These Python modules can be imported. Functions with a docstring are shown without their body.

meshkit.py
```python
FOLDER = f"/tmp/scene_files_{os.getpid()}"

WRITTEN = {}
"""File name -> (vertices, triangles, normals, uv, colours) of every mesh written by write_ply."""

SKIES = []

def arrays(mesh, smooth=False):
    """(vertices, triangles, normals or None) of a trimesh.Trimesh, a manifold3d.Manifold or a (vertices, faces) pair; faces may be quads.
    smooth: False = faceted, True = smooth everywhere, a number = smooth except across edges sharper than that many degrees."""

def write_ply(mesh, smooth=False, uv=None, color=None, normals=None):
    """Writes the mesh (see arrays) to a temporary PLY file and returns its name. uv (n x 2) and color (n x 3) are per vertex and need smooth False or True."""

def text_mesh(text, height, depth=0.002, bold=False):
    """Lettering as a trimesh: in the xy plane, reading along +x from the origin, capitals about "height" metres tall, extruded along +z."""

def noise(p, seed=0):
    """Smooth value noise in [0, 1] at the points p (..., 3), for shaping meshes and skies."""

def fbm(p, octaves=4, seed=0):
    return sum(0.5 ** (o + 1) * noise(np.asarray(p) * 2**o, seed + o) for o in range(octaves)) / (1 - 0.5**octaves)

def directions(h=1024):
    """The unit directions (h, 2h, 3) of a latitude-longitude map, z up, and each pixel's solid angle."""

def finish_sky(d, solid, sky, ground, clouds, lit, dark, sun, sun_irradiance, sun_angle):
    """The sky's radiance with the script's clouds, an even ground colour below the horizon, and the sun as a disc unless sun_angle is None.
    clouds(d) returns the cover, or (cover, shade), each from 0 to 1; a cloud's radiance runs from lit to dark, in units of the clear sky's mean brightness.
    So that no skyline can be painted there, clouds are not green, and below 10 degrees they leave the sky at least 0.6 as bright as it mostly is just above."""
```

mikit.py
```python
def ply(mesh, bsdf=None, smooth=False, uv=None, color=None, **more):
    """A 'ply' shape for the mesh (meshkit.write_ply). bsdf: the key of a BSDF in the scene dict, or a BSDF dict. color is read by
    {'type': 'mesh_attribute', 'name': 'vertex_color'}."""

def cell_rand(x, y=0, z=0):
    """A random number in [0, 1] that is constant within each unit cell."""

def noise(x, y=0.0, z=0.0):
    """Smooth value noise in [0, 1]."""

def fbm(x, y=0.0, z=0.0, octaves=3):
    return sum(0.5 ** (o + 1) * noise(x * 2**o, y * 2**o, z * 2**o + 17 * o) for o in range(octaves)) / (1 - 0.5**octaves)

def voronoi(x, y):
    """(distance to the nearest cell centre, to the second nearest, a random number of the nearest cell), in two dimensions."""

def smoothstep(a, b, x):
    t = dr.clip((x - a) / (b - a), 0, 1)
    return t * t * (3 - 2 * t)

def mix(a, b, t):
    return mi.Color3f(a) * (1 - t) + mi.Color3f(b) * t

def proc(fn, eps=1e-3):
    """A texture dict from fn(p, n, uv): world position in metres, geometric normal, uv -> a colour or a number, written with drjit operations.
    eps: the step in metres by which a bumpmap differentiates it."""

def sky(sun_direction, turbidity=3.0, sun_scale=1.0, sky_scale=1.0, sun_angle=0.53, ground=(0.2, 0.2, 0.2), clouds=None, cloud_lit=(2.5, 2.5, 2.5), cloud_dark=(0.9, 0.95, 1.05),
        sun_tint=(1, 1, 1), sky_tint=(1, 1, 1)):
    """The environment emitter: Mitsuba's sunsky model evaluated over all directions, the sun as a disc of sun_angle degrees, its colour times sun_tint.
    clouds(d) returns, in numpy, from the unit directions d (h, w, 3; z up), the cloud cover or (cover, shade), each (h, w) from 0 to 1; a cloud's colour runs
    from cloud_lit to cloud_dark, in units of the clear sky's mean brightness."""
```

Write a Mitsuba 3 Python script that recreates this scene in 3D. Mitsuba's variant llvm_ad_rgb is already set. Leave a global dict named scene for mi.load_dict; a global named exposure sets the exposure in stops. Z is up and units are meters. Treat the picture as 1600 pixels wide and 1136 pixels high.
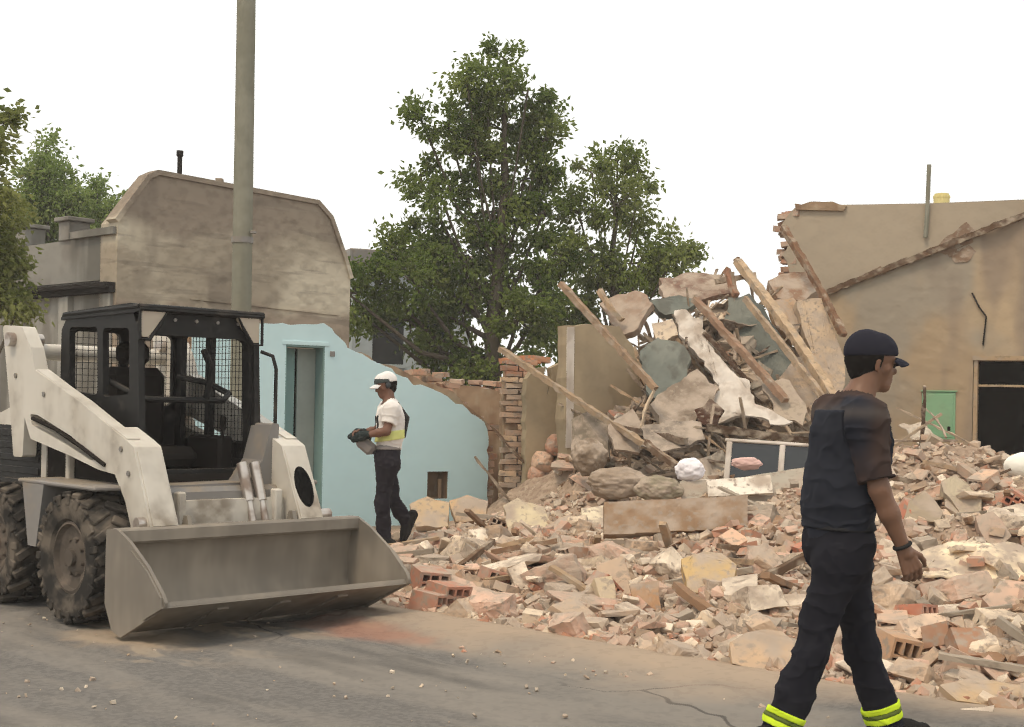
import math, random
import numpy as np, trimesh, manifold3d as m3
import shapely.geometry as sg
from scipy.spatial import ConvexHull
import drjit as dr, mitsuba as mi, mikit, meshkit
from mikit import noise, fbm, smoothstep, mix, voronoi

T = mi.ScalarTransform4f
scene, labels = {}, {}

# ------------------------------------------------------------------ camera, sky, exposure
F, HZ, CAMZ, ROLL = 2102.0, 634.0, 1.45, 0.020        # focal length in photo pixels, horizon row, eye height (m), camera roll
EYE = np.array([0.0, 0.0, CAMZ])
scene['camera'] = {'type': 'perspective', 'fov_axis': 'x', 'fov': 2 * math.degrees(math.atan(800 / F)), 'near_clip': 0.1, 'far_clip': 2000.0,
    'principal_point_offset_y': -(HZ - 568) / 1136,
    'to_world': T().look_at(origin=[0, 0, CAMZ], target=[0, 10, CAMZ], up=[-math.sin(ROLL), 0, math.cos(ROLL)])}
scene['sky'] = mikit.sky([-0.30, -0.42, 0.86], turbidity=4, sun_scale=0.17, sun_angle=16, ground=(0.22, 0.19, 0.16), clouds=lambda d: 1.0,
    cloud_lit=(1.45, 1.45, 1.40), sun_tint=(1.0, 0.96, 0.90))
exposure = 2.86

rng = np.random.default_rng(7)

# ------------------------------------------------------------------ helpers
def ray(px, py):
    a, b = px - 800, py - HZ
    return np.array([(a + ROLL * b) / F, 1.0, -(b - ROLL * a) / F])
def P(px, py, Y):                                        # the point at distance Y that the photo shows at (px, py)
    return EYE + ray(px, py) * Y
def on_plane(px, py, p0, n):
    d = ray(px, py)
    return EYE + d * (np.dot(np.asarray(p0) - EYE, n) / np.dot(d, n))

def V3(*a): return np.array(a, float)
def srgb(r, g, b):
    c = np.array([r, g, b]) / 255.0
    return np.where(c <= 0.04045, c / 12.92, ((c + 0.055) / 1.055) ** 2.4)

def numbered(key):
    used = lambda k: k in labels or k in scene or any(s.startswith(k + '__') for s in (thing_keys if '__' not in k else ()))
    if key not in names:
        names[key] = 0
        return key
    names[key] += 1
    return f'{key}_{names[key]:03d}'
names, thing_keys = {}, []

def thing(name, label, cat, group=None, kind=None):
    k = numbered(name)
    labels[k] = {'label': label, 'category': cat}
    if group: labels[k]['group'] = group
    if kind: labels[k]['kind'] = kind
    return k
def struct(name, label=None):
    k = numbered(name)
    labels[k] = {'kind': 'structure'}
    if label: labels[k]['label'] = label
    return k
def shape(key, mesh, mat, smooth=False, color=None, M=None):
    if M is not None:
        if isinstance(mesh, tuple): mesh = trimesh.Trimesh(*mesh, process=False)
        mesh = mesh.copy(); mesh.apply_transform(M)
    if color is not None:
        n = len(mesh[0]) if isinstance(mesh, tuple) else len(mesh.vertices)
        color = np.broadcast_to(np.asarray(color, float), (n, 3))
    scene[key] = mikit.ply(mesh, mat, smooth=smooth, color=color)
    return key
def part(parent, name, mesh, mat, smooth=False, color=None, M=None, label=None, kind=None):
    k = numbered(parent + '__' + name)
    if label or kind:
        labels[k] = {}
        if label: labels[k]['label'] = label
        if kind: labels[k]['kind'] = kind
    return shape(k, mesh, mat, smooth, color, M)
def cat(*ms):
    return trimesh.util.concatenate([m for m in ms])

def box(cx, cy, cz, sx, sy, sz, bev=0.0):
    if bev <= 0:
        m = trimesh.creation.box((sx, sy, sz))
    else:
        b = min(bev, 0.45 * min(sx, sy, sz))
        pts = []
        for k in range(3):
            for s in np.ndindex(2, 2, 2):
                h = np.array([sx, sy, sz]) / 2 - b
                h[k] += b
                pts.append((np.array(s) * 2 - 1) * h)
        m = trimesh.Trimesh(pts, process=False).convex_hull
    m.apply_translation((cx, cy, cz))
    return m
def bbox(x0, x1, y0, y1, z0, z1, bev=0.0):
    return box((x0 + x1) / 2, (y0 + y1) / 2, (z0 + z1) / 2, x1 - x0, y1 - y0, z1 - z0, bev)
def frame_from(d, up=(0, 0, 1)):
    d = np.asarray(d, float); d /= np.linalg.norm(d)
    up = np.asarray(up, float)
    if abs(d @ up) > 0.98: up = np.array([1.0, 0, 0])
    s = np.cross(up, d); s /= np.linalg.norm(s)
    return np.stack([d, s, np.cross(d, s)], 1)
def bar(a, b, w, h, up=(0, 0, 1), bev=0.0, warp=0.0, seed=0):
    """A timber from a to b, w wide, h high; warp bends and roughens it."""
    a, b = np.asarray(a, float), np.asarray(b, float)
    L = np.linalg.norm(b - a)
    n = max(2, int(L / 0.07)) if warp else 2
    r = np.random.default_rng(seed)
    xs = np.linspace(0, L, n)
    bend = warp * np.sin(xs / L * math.pi) * r.uniform(-1, 1)
    vs, fs = [], []
    for i, x in enumerate(xs):
        for (sy, sz) in ((-1, -1), (1, -1), (1, 1), (-1, 1)):
            j = r.normal(0, 1, 3) * [0, warp * 0.10, warp * 0.10] if warp else 0
            vs.append(np.array([x, sy * w / 2 + bend[i], sz * h / 2]) + j)
    for i in range(n - 1):
        for k in range(4):
            o, o2 = i * 4, i * 4 + 4
            fs += [[o + k, o + (k + 1) % 4, o2 + (k + 1) % 4], [o + k, o2 + (k + 1) % 4, o2 + k]]
    e = (n - 1) * 4
    fs += [[0, 2, 1], [0, 3, 2], [e, e + 1, e + 2], [e, e + 2, e + 3]]
    m = trimesh.Trimesh(np.array(vs) @ frame_from(b - a, up).T + a, np.array(fs)[:, ::-1], process=False)
    if m.volume < 0: m.invert()
    return m
def tube(pts, r, k=10, closed=False):
    pts = np.asarray(pts, float); n = len(pts)
    r = np.broadcast_to(np.asarray(r, float), (n,))
    vs, prev = [], None
    for i in range(n):
        d = pts[(i + 1) % n] - pts[i - 1] if closed else pts[min(i + 1, n - 1)] - pts[max(i - 1, 0)]
        d = d / (np.linalg.norm(d) + 1e-12)
        if prev is None:
            u = np.cross(d, [0, 0, 1] if abs(d[2]) < 0.9 else [1, 0, 0])
        else:
            u = prev - d * (prev @ d)
        u /= np.linalg.norm(u); prev = u
        w = np.cross(d, u)
        t = np.arange(k) * 2 * math.pi / k
        vs.append(pts[i] + r[i] * (np.cos(t)[:, None] * u + np.sin(t)[:, None] * w))
    vs = np.vstack(vs); fs = []
    for i in range(n if closed else n - 1):
        for j in range(k):
            a, b = i * k + j, i * k + (j + 1) % k
            c, d = (i + 1) % n * k + j, (i + 1) % n * k + (j + 1) % k
            fs += [[a, b, d], [a, d, c]]
    if not closed:
        vs = np.vstack([vs, pts[:1], pts[-1:]])
        q = n * k
        for j in range(k):
            fs += [[q, (j + 1) % k, j], [q + 1, (n - 1) * k + j, (n - 1) * k + (j + 1) % k]]
    m = trimesh.Trimesh(vs, fs, process=False)
    if m.volume < 0: m.invert()
    return m
def prism(poly, y0, y1, holes=(), axis='y'):
    """Polygon in (x, z) extruded along y from y0 to y1 (or axis x: polygon in (y, z))."""
    pg = sg.Polygon(poly, holes)
    if not pg.is_valid: pg = pg.buffer(0)
    if pg.geom_type == 'MultiPolygon': pg = max(pg.geoms, key=lambda g: g.area)
    m = trimesh.creation.extrude_polygon(pg, y1 - y0, engine='earcut')
    v = m.vertices.copy()
    if axis == 'y': m.vertices = np.stack([v[:, 0], y0 + v[:, 2], v[:, 1]], 1)
    else: m.vertices = np.stack([y0 + v[:, 2], v[:, 0], v[:, 1]], 1)
    if m.volume < 0: m.invert()
    return m
def refine(m, L):
    v, f = trimesh.remesh.subdivide_to_size(m.vertices, m.faces, L, max_iter=12)
    m = trimesh.Trimesh(v, f, process=False); m.merge_vertices()
    return m
def smooth_poly(pts, r, n=6):
    """Rounds a polygon's corners."""
    return np.array(sg.Polygon(pts).buffer(-r, quad_segs=n).buffer(r, quad_segs=n).exterior.coords)[:-1]

def iso(sdf, lo, hi, h):
    """Surface sdf = 0 by marching tetrahedra, a closed trimesh."""
    ax = [np.arange(a, b + h, h) for a, b in zip(lo, hi)]
    g = np.stack(np.meshgrid(*ax, indexing='ij'), -1)
    sh = g.shape[:3]
    g = g.reshape(-1, 3)
    val = sdf(g)
    val = np.where(np.abs(val) < 1e-9, 1e-9, val)
    ids = np.arange(len(g)).reshape(sh)
    c = np.stack([ids[:-1, :-1, :-1], ids[1:, :-1, :-1], ids[1:, 1:, :-1], ids[:-1, 1:, :-1], ids[:-1, :-1, 1:], ids[1:, :-1, 1:], ids[1:, 1:, 1:], ids[:-1, 1:, 1:]], -1).reshape(-1, 8)
    s = val[c] < 0
    c = c[s.any(1) & ~s.all(1)]
    tets = np.vstack([c[:, t] for t in ([0, 5, 1, 6], [0, 1, 2, 6], [0, 2, 3, 6], [0, 3, 7, 6], [0, 7, 4, 6], [0, 4, 5, 6])])
    ins = val[tets] < 0
    k = ins.sum(1)
    E0, E1 = [], []
    def emit(t, pairs):
        for (a, b) in pairs:
            E0.append(t[np.arange(len(t)), a]); E1.append(t[np.arange(len(t)), b])
    tris = []
    order = np.argsort(~ins, axis=1, kind='stable')       # inside first
    st = np.take_along_axis(tets, order, 1)
    def tri(t, e):
        out = []
        for a, b in e: out.append(np.stack([t[:, a], t[:, b]], 1))
        return np.stack(out, 1)                           # (n, 3, 2)
    t1, t2, t3 = st[k == 1], st[k == 2], st[k == 3]
    parts_ = [tri(t1, ((0, 1), (0, 2), (0, 3))), tri(t3, ((0, 3), (1, 3), (2, 3))), tri(t2, ((0, 2), (0, 3), (1, 3))), tri(t2, ((0, 2), (1, 3), (1, 2)))]
    inn = np.concatenate([g[t1[:, 0]], g[t3[:, :3]].mean(1), g[t2[:, :2]].mean(1), g[t2[:, :2]].mean(1)])
    out = np.concatenate([g[t1[:, 1:]].mean(1), g[t3[:, 3]], g[t2[:, 2:]].mean(1), g[t2[:, 2:]].mean(1)])
    e = np.sort(np.concatenate(parts_).reshape(-1, 2), axis=1)
    key = e[:, 0].astype(np.int64) * len(g) + e[:, 1]
    _, first, inv = np.unique(key, return_index=True, return_inverse=True)
    a, b = e[first, 0], e[first, 1]
    t = (val[a] / (val[a] - val[b]))[:, None]
    t = np.clip(t, 0.02, 0.98)
    v = g[a] + t * (g[b] - g[a])
    f = inv.reshape(-1, 3)
    nrm = np.cross(v[f[:, 1]] - v[f[:, 0]], v[f[:, 2]] - v[f[:, 0]])
    flip = (nrm * (out - inn)).sum(1) < 0
    f[flip] = f[flip][:, ::-1]
    return trimesh.Trimesh(v, f, process=False)
def relax(m, it=8):
    trimesh.smoothing.filter_taubin(m, lamb=0.5, nu=0.52, iterations=it)
    return m
def smin(ds, k):
    d = ds[0]
    for e in ds[1:]:
        h = np.clip(0.5 + 0.5 * (d - e) / k, 0, 1)
        d = d * (1 - h) + e * h - k * h * (1 - h)
    return d
def bone(p, a, b, ra, rb, flat=None):
    """Distance to a round cone; flat = (axis, factor) squashes it along the axis."""
    a, b = np.asarray(a, float), np.asarray(b, float)
    q = p
    if flat is not None:
        ax, k = np.asarray(flat[0], float), flat[1]
        ax = ax / np.linalg.norm(ax)
        mid = (a + b) / 2
        S = np.eye(3) + np.outer(ax, ax) * (1 / k - 1)
        q, a, b = (p - mid) @ S, (a - mid) @ S, (b - mid) @ S
    ab = b - a
    t = np.clip((q - a) @ ab / (ab @ ab + 1e-12), 0, 1)
    return np.linalg.norm(q - a - t[:, None] * ab, axis=1) - (ra + t * (rb - ra))

# ------------------------------------------------------------------ materials
def rgb(c): return {'type': 'rgb', 'value': [float(x) for x in c]}
VC = {'type': 'mesh_attribute', 'name': 'vertex_color'}
def dust_w(lo, hi, sc, up=0.0):
    def fn(p, n, uv):
        w = fbm(p.x * sc, p.y * sc, p.z * sc, 4)
        if up: w = w + up * dr.maximum(n.z, 0)
        return smoothstep(lo, hi, w)
    return mikit.proc(fn)
W_FINE, W_BIG, W_UP = dust_w(0.42, 0.72, 9.0), dust_w(0.40, 0.68, 2.2), dust_w(0.5, 0.85, 7.0, 0.28)
W_GRIT = dust_w(0.48, 0.62, 38.0)
def diff(c): return {'type': 'diffuse', 'reflectance': c if isinstance(c, dict) else rgb(c)}
def blend(w, a, b): return {'type': 'blendbsdf', 'weight': w, 'a': a, 'b': b}
def two(b): return {'type': 'twosided', 'bsdf': b}
def prin(c, rough=0.6, metal=0.0, spec=0.4, **k): return {'type': 'principled', 'base_color': c if isinstance(c, dict) else rgb(c), 'roughness': rough, 'metallic': metal, 'specular': spec, **k}
def bump(b, fn, scale, eps=2e-3): return {'type': 'bumpmap', 'tex': mikit.proc(fn, eps), 'scale': scale, 'bsdf': b}
DUST = (0.36, 0.275, 0.20)
def grain(p, n, uv): return fbm(p.x * 30, p.y * 30, p.z * 30, 4)
def coarse(p, n, uv): return fbm(p.x * 7, p.y * 7, p.z * 7, 5)

MAT = {
    'rubble': two(blend(dust_w(0.36, 0.80, 6.0, 0.10), blend(dust_w(0.50, 0.75, 24.0), diff(VC), diff((0.32, 0.258, 0.205))), diff((0.41, 0.335, 0.268)))),
    'mound': two(bump(blend(dust_w(0.45, 0.7, 20.0), blend(W_FINE, diff((0.34, 0.255, 0.19)), diff((0.42, 0.33, 0.25))), diff((0.27, 0.195, 0.145))), coarse, 0.05, 4e-3)),
    'wood': two(blend(dust_w(0.45, 0.8, 10.0), blend(dust_w(0.45, 0.95, 16.0), diff(VC), diff((0.17, 0.135, 0.105))), diff((0.36, 0.30, 0.235)))),
    'cloth': two(prin(VC, 0.9, spec=0.15)),
    'skin': two(prin(VC, 0.5, spec=0.35)),
    'leaf': {'type': 'principledthin', 'base_color': VC, 'roughness': 0.55, 'spec_trans': 0.0, 'diff_trans': 0.95},
    'bark': two(diff((0.10, 0.085, 0.065))),
    'white_paint': two(blend(mikit.proc(lambda p, n, uv: smoothstep(0.40, 0.80, 0.5 * fbm(p.x * 6, p.y * 6, p.z * 1.5, 4) + 0.5 * fbm(p.x * 2.5, p.y * 2.5, p.z * 2.5, 4) + 0.16 * smoothstep(1.1, 0.6, p.z))), prin((0.54, 0.51, 0.45), 0.5), blend(W_FINE, diff((0.42, 0.38, 0.32)), diff((0.24, 0.205, 0.165))))),
    'black_paint': two(blend(dust_w(0.6, 1.0, 5.0, 0.25), prin((0.014, 0.014, 0.014), 0.55, spec=0.2), diff((0.10, 0.086, 0.072)))),
    'grey_metal': two(blend(W_UP, prin((0.19, 0.18, 0.17), 0.5), diff((0.26, 0.22, 0.175)))),
    'steel': two(bump(blend(mikit.proc(lambda p, n, uv: smoothstep(0.35, 0.75, 0.55 * fbm(p.x * 7, p.y * 7, p.z * 1.2, 4) + 0.45 * fbm(p.x * 3, p.y * 3, p.z * 3, 3))), prin((0.19, 0.168, 0.14), 0.5, 0.25), diff((0.29, 0.255, 0.21))), coarse, 0.004)),
    'rubber': two(blend(dust_w(0.35, 0.75, 8.0), diff((0.035, 0.033, 0.031)), diff((0.15, 0.128, 0.105)))),
    'rim_dirt': two(blend(W_FINE, diff((0.10, 0.085, 0.072)), diff((0.17, 0.14, 0.115)))),
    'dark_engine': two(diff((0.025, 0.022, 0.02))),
    'chrome': two(blend(W_FINE, prin((0.5, 0.46, 0.42), 0.3, 0.8), diff((0.25, 0.2, 0.17)))),
    'lamp_glass': two(prin((0.42, 0.36, 0.28), 0.2)),
    'black': two(diff((0.008, 0.008, 0.008))),
    'pane': two(prin((0.02, 0.024, 0.028), 0.12, spec=0.6)),
}
for k_, v_ in MAT.items():
    scene['mat_' + k_] = v_
def mat(k): return 'mat_' + k
def wallmat(name, fn, bs=0.012):
    scene['mat_' + name] = two(bump(diff(mikit.proc(fn)), coarse, bs, 4e-3))

# ------------------------------------------------------------------ street frame: origin on the rubble's road edge, a_ runs right along the street, n_ away from the road
P0 = np.array([-0.65, 9.55])
A_, N_ = np.array([0.737, -0.675]), np.array([0.675, 0.737])
def street(s, e, z=0.0):
    q = P0 + A_ * s + N_ * e
    return np.array([q[0], q[1], z])
def se(X, Y):
    return (X - P0[0]) * A_[0] + (Y - P0[1]) * A_[1], (X - P0[0]) * N_[0] + (Y - P0[1]) * N_[1]
def sstep(a, b, x):
    t = np.clip((x - a) / (b - a), 0, 1)
    return t * t * (3 - 2 * t)
def heap0(X, Y):
    """Smooth height of the rubble."""
    X, Y = np.asarray(X, float), np.asarray(Y, float)
    s, e = se(X, Y)
    wob = 0.35 * np.sin(s * 1.3) + 0.2 * np.sin(s * 3.1 + 1)
    right = sstep(-1.5, 3.5, X)
    h = (0.09 + 0.16 * right) * sstep(-0.1, 1.3, e + 0.5 * wob) + (0.12 + 0.20 * right) * sstep(0.8, 5.0, e + wob) + (0.05 + 0.16 * right) * sstep(4, 9, e)
    h = h * sstep(-3.2, -0.4, s + 0.35 * e) 
    h = h * (1 - .92 * np.exp(-(((X + 1.0) / .9) ** 2 + ((Y - 13.0) / 1.3) ** 2)))
    pile = np.exp(-(((X - 2.2) / 1.55) ** 2 + ((Y - 17.6) / 1.5) ** 2)) * 1.55 + np.exp(-(((X - 3.3) / 0.9) ** 2 + ((Y - 18.0) / 1.2) ** 2)) * 0.7
    pile = pile + np.exp(-(((X - 0.8) / 0.9) ** 2 + ((Y - 16.3) / 0.8) ** 2)) * 0.3 + np.exp(-(((X - 4.6) / 1.0) ** 2 + ((Y - 14.5) / 1.4) ** 2)) * 0.28
    return h + pile - 0.03 * (1 - sstep(-0.3, 0.2, e))
def heap(X, Y):
    X, Y = np.asarray(X, float), np.asarray(Y, float)
    h = heap0(X, Y)
    p = np.stack([X, Y, 0 * X], -1)
    rough = (meshkit.fbm(p * 2.1, 4, 3) - 0.5) * 0.42 + (meshkit.fbm(p * 7.0, 3, 9) - 0.5) * 0.16
    return h + rough * sstep(0.0, 0.35, h)

def grid_mesh(s, e, zf):
    S, E = np.meshgrid(s, e, indexing='ij')
    X = P0[0] + A_[0] * S + N_[0] * E
    Y = P0[1] + A_[1] * S + N_[1] * E
    v = np.stack([X, Y, zf(X, Y)], -1).reshape(-1, 3)
    i = np.arange(len(s) * len(e)).reshape(len(s), len(e))
    q = np.stack([i[:-1, :-1], i[1:, :-1], i[1:, 1:], i[:-1, 1:]], -1).reshape(-1, 4)
    f = np.vstack([q[:, [0, 1, 2]], q[:, [0, 2, 3]]])
    m = trimesh.Trimesh(v, f, process=False)
    if m.face_normals[:, 2].mean() < 0: m.invert()
    return m

# ------------------------------------------------------------------ ground, road, verge, mound
def ground_col(p, n, uv):
    w = fbm(p.x * 1.5, p.y * 1.5, 0, 4)
    return mix((0.30, 0.235, 0.175), (0.20, 0.165, 0.13), w)
wallmat('ground', ground_col, 0.02)
g = trimesh.Trimesh([[-140, -140, -0.06], [140, -140, -0.06], [140, 140, -0.06], [-140, 140, -0.06]], [[0, 1, 2], [0, 2, 3]], process=False)
shape(struct('ground'), g, mat('ground'))

def road_col(p, n, uv):
    s = (p.x - P0[0]) * A_[0] + (p.y - P0[1]) * A_[1]
    e = (p.x - P0[0]) * N_[0] + (p.y - P0[1]) * N_[1]
    grit = fbm(p.x * 45, p.y * 45, 0, 3)
    base = mix((0.165, 0.156, 0.146), (0.20, 0.188, 0.175), smoothstep(0.3, 0.7, grit))
    patch = fbm(s * 0.5, e * 1.7, 5, 4)
    base = mix(base, (0.275, 0.25, 0.22), smoothstep(0.46, 0.66, patch) * 0.75)
    streak = fbm(s * 0.35, e * 6, 9, 3)
    base = mix(base, (0.28, 0.255, 0.225), smoothstep(0.54, 0.76, streak) * 0.45)
    base = mix(base, (0.11, 0.104, 0.097), smoothstep(0.58, 0.78, fbm(s * 0.7 + 40, e * 2.3, 2, 4)) * 0.6)
    # dust from the heap, thick at its foot, thinning over the asphalt
    v1, v2, _v = voronoi(s * 0.45 + 0.5 * fbm(s * 2, e * 2, 1, 3), e * 0.6 + 0.5 * fbm(s * 2, e * 2, 6, 3))
    base = mix(base, (0.07, 0.066, 0.062), smoothstep(0.022, 0.006, v2 - v1) * smoothstep(0.45, 0.6, fbm(s * 0.6, e * 0.6, 4, 2)) * 0.7)
    d = e + 1.25 * (fbm(s * 1.1, e * 1.1, 3, 4) - 0.5) + 0.25 * dr.sin(s * 0.9)
    base = mix(base, (0.43, 0.335, 0.25), smoothstep(-1.0, -0.25, d) * 0.95)
    clod = smoothstep(0.62, 0.70, fbm(s * 2.2, e * 4.0, 21, 4)) * smoothstep(1.2, -0.6, s)
    base = mix(base, (0.46, 0.37, 0.27), clod * 0.75)
    red = smoothstep(0.62, 0.2, dr.sqrt(dr.square((s - 0.55) * 0.8) + dr.square((e + 0.95) * 2.0)) + 0.3 * (fbm(p.x * 6, p.y * 6, 0, 3) - 0.5))
    base = mix(base, (0.42, 0.20, 0.13), red * 0.55)
    tan = smoothstep(0.62, 0.2, dr.sqrt(dr.square((s + 0.25) * 0.9) + dr.square((e + 2.15) * 1.6)) + 0.35 * (fbm(p.x * 6, p.y * 6, 7, 3) - 0.5))
    base = mix(base, (0.46, 0.36, 0.26), tan * 0.7)
    base = base * 0.86
    return mix(base, base * 0.6, smoothstep(0.55, 0.7, fbm(p.x * 22, p.y * 22, 8, 3)) * 0.18)
scene['mat_road'] = two(bump(blend(dust_w(0.3, 0.8, 3.0), diff(mikit.proc(road_col)), diff(mikit.proc(road_col))), lambda p, n, uv: fbm(p.x * 26, p.y * 26, 0, 4), 0.010, 3e-3))
scene['mat_road'] = two(bump(diff(mikit.proc(road_col)), lambda p, n, uv: fbm(p.x * 26, p.y * 26, 0, 4), 0.010, 3e-3))
def road_z(X, Y):
    s, e = se(X, Y)
    p = np.stack([X, Y, 0 * X], -1)
    n1, n2 = meshkit.fbm(p * 1.3, 4, 5), meshkit.fbm(p * 5, 3, 6)
    ridge = np.exp(-((e + 0.42 + 0.3 * (n1 - 0.5)) / 0.35) ** 2) * 0.05
    near = sstep(-6, -0.3, e)
    clods = np.maximum(n2 - 0.56, 0) * 0.10 * sstep(2.0, -0.5, s) * sstep(-4.2, -2.8, e)
    return (n1 - 0.5) * 0.05 * near + ridge * sstep(-3, 0, s) + clods - 0.01
near_road = grid_mesh(np.arange(-9, 8.01, 0.06), np.arange(-6.5, 1.01, 0.06), road_z)
far = []
for (s0, s1, e0, e1) in ((-80, -9, -8, 0.6), (8, 60, -8, 0.6), (-9, 8, -12, -6.5)):
    far.append(grid_mesh(np.linspace(s0, s1, 40), np.linspace(e0, e1, 12), lambda X, Y: 0 * X - 0.012))
shape(struct('road'), cat(near_road, *far), mat('road'), smooth=True)

mound = grid_mesh(np.arange(-4.5, 9.51, 0.065), np.arange(-0.25, 12.5, 0.065), heap)
shape(struct('rubble_mound'), mound, mat('mound'), smooth=True)

# ------------------------------------------------------------------ walls and buildings
def stucco(c0, c1, c2, sc=0.8, stain=(0.16, 0.13, 0.10), amt=0.6, lo=0.5, hi=0.72, vert=0.35, mott=0.22):
    c0, c1, c2 = (tuple(0.8 * x for x in c) for c in (c0, c1, c2))
    def fn(p, n, uv):
        w = fbm(p.x * sc, p.y * sc, p.z * sc * 1.3, 4)
        c = mix(c0, c1, smoothstep(0.38, 0.62, w))
        c = mix(c, c2, smoothstep(0.5, 0.66, fbm(p.x * sc * 2.1 + 9, p.y * sc * 2.1, p.z * sc * 1.1, 4)) * 0.8)
        st = fbm(p.x * sc * 2.6 + 31, p.y * sc * 2.6, p.z * sc * vert, 4)
        c = mix(c, stain, smoothstep(lo, hi, st) * amt)
        return mix(c, c * 0.72, smoothstep(0.40, 0.75, 0.6 * fbm(p.x * 11 + 2 * w, p.y * 11, p.z * 11, 4) + 0.4 * fbm(p.x * 37, p.y * 37, p.z * 37, 3)) * mott)
    return fn
def brown_col(p, n, uv):
    w = fbm(p.x * 0.9, p.y * 0.9, p.z * 1.4, 4)
    fine = fbm(p.x * 9, p.y * 9, p.z * 9, 4)
    low = mix((0.29, 0.235, 0.18), (0.35, 0.285, 0.22), smoothstep(0.4, 0.6, w))
    mid = mix((0.35, 0.30, 0.23), (0.56, 0.50, 0.39), smoothstep(0.40, 0.58, fbm(p.x * 0.7 + 3, p.y * 0.7, p.z * 0.9, 4)))
    topc = mix((0.25, 0.205, 0.165), (0.30, 0.25, 0.195), w)
    zz = p.z + 0.55 * (fbm(p.x * 1.6, p.y * 1.6, 4, 4) - 0.5)
    c = mix(low, mid, smoothstep(2.7, 2.95, zz))
    c = mix(c, topc, smoothstep(3.72, 4.05, p.z + 0.9 * (fbm(p.x * 1.1 + 8, p.y * 1.1, 2, 4) - 0.5)))
    c = mix(c, (0.17, 0.14, 0.115), smoothstep(0.56, 0.72, fbm(p.x * 1.8 + 5, p.y * 1.8, p.z * 0.5, 4)) * 0.6)
    c = mix(c, (0.19, 0.16, 0.13), smoothstep(0.60, 0.70, fbm(p.x * 0.8, p.y * 0.8, p.z * 7, 4)) * 0.4)
    return mix(c, c * 0.7, smoothstep(0.45, 0.75, fine) * 0.5)
wallmat('brown_wall', brown_col, 0.03)
_ = (stucco((0.31, 0.25, 0.195), (0.36, 0.295, 0.23), (0.52, 0.45, 0.36), 0.5, (0.19, 0.155, 0.125), 0.75, 0.48, 0.66), 0.012)
wallmat('grey_wall', stucco((0.33, 0.32, 0.29), (0.44, 0.43, 0.39), (0.26, 0.24, 0.215), 0.9, (0.12, 0.115, 0.10), 0.75, 0.46, 0.66, 0.3), 0.012)
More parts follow.
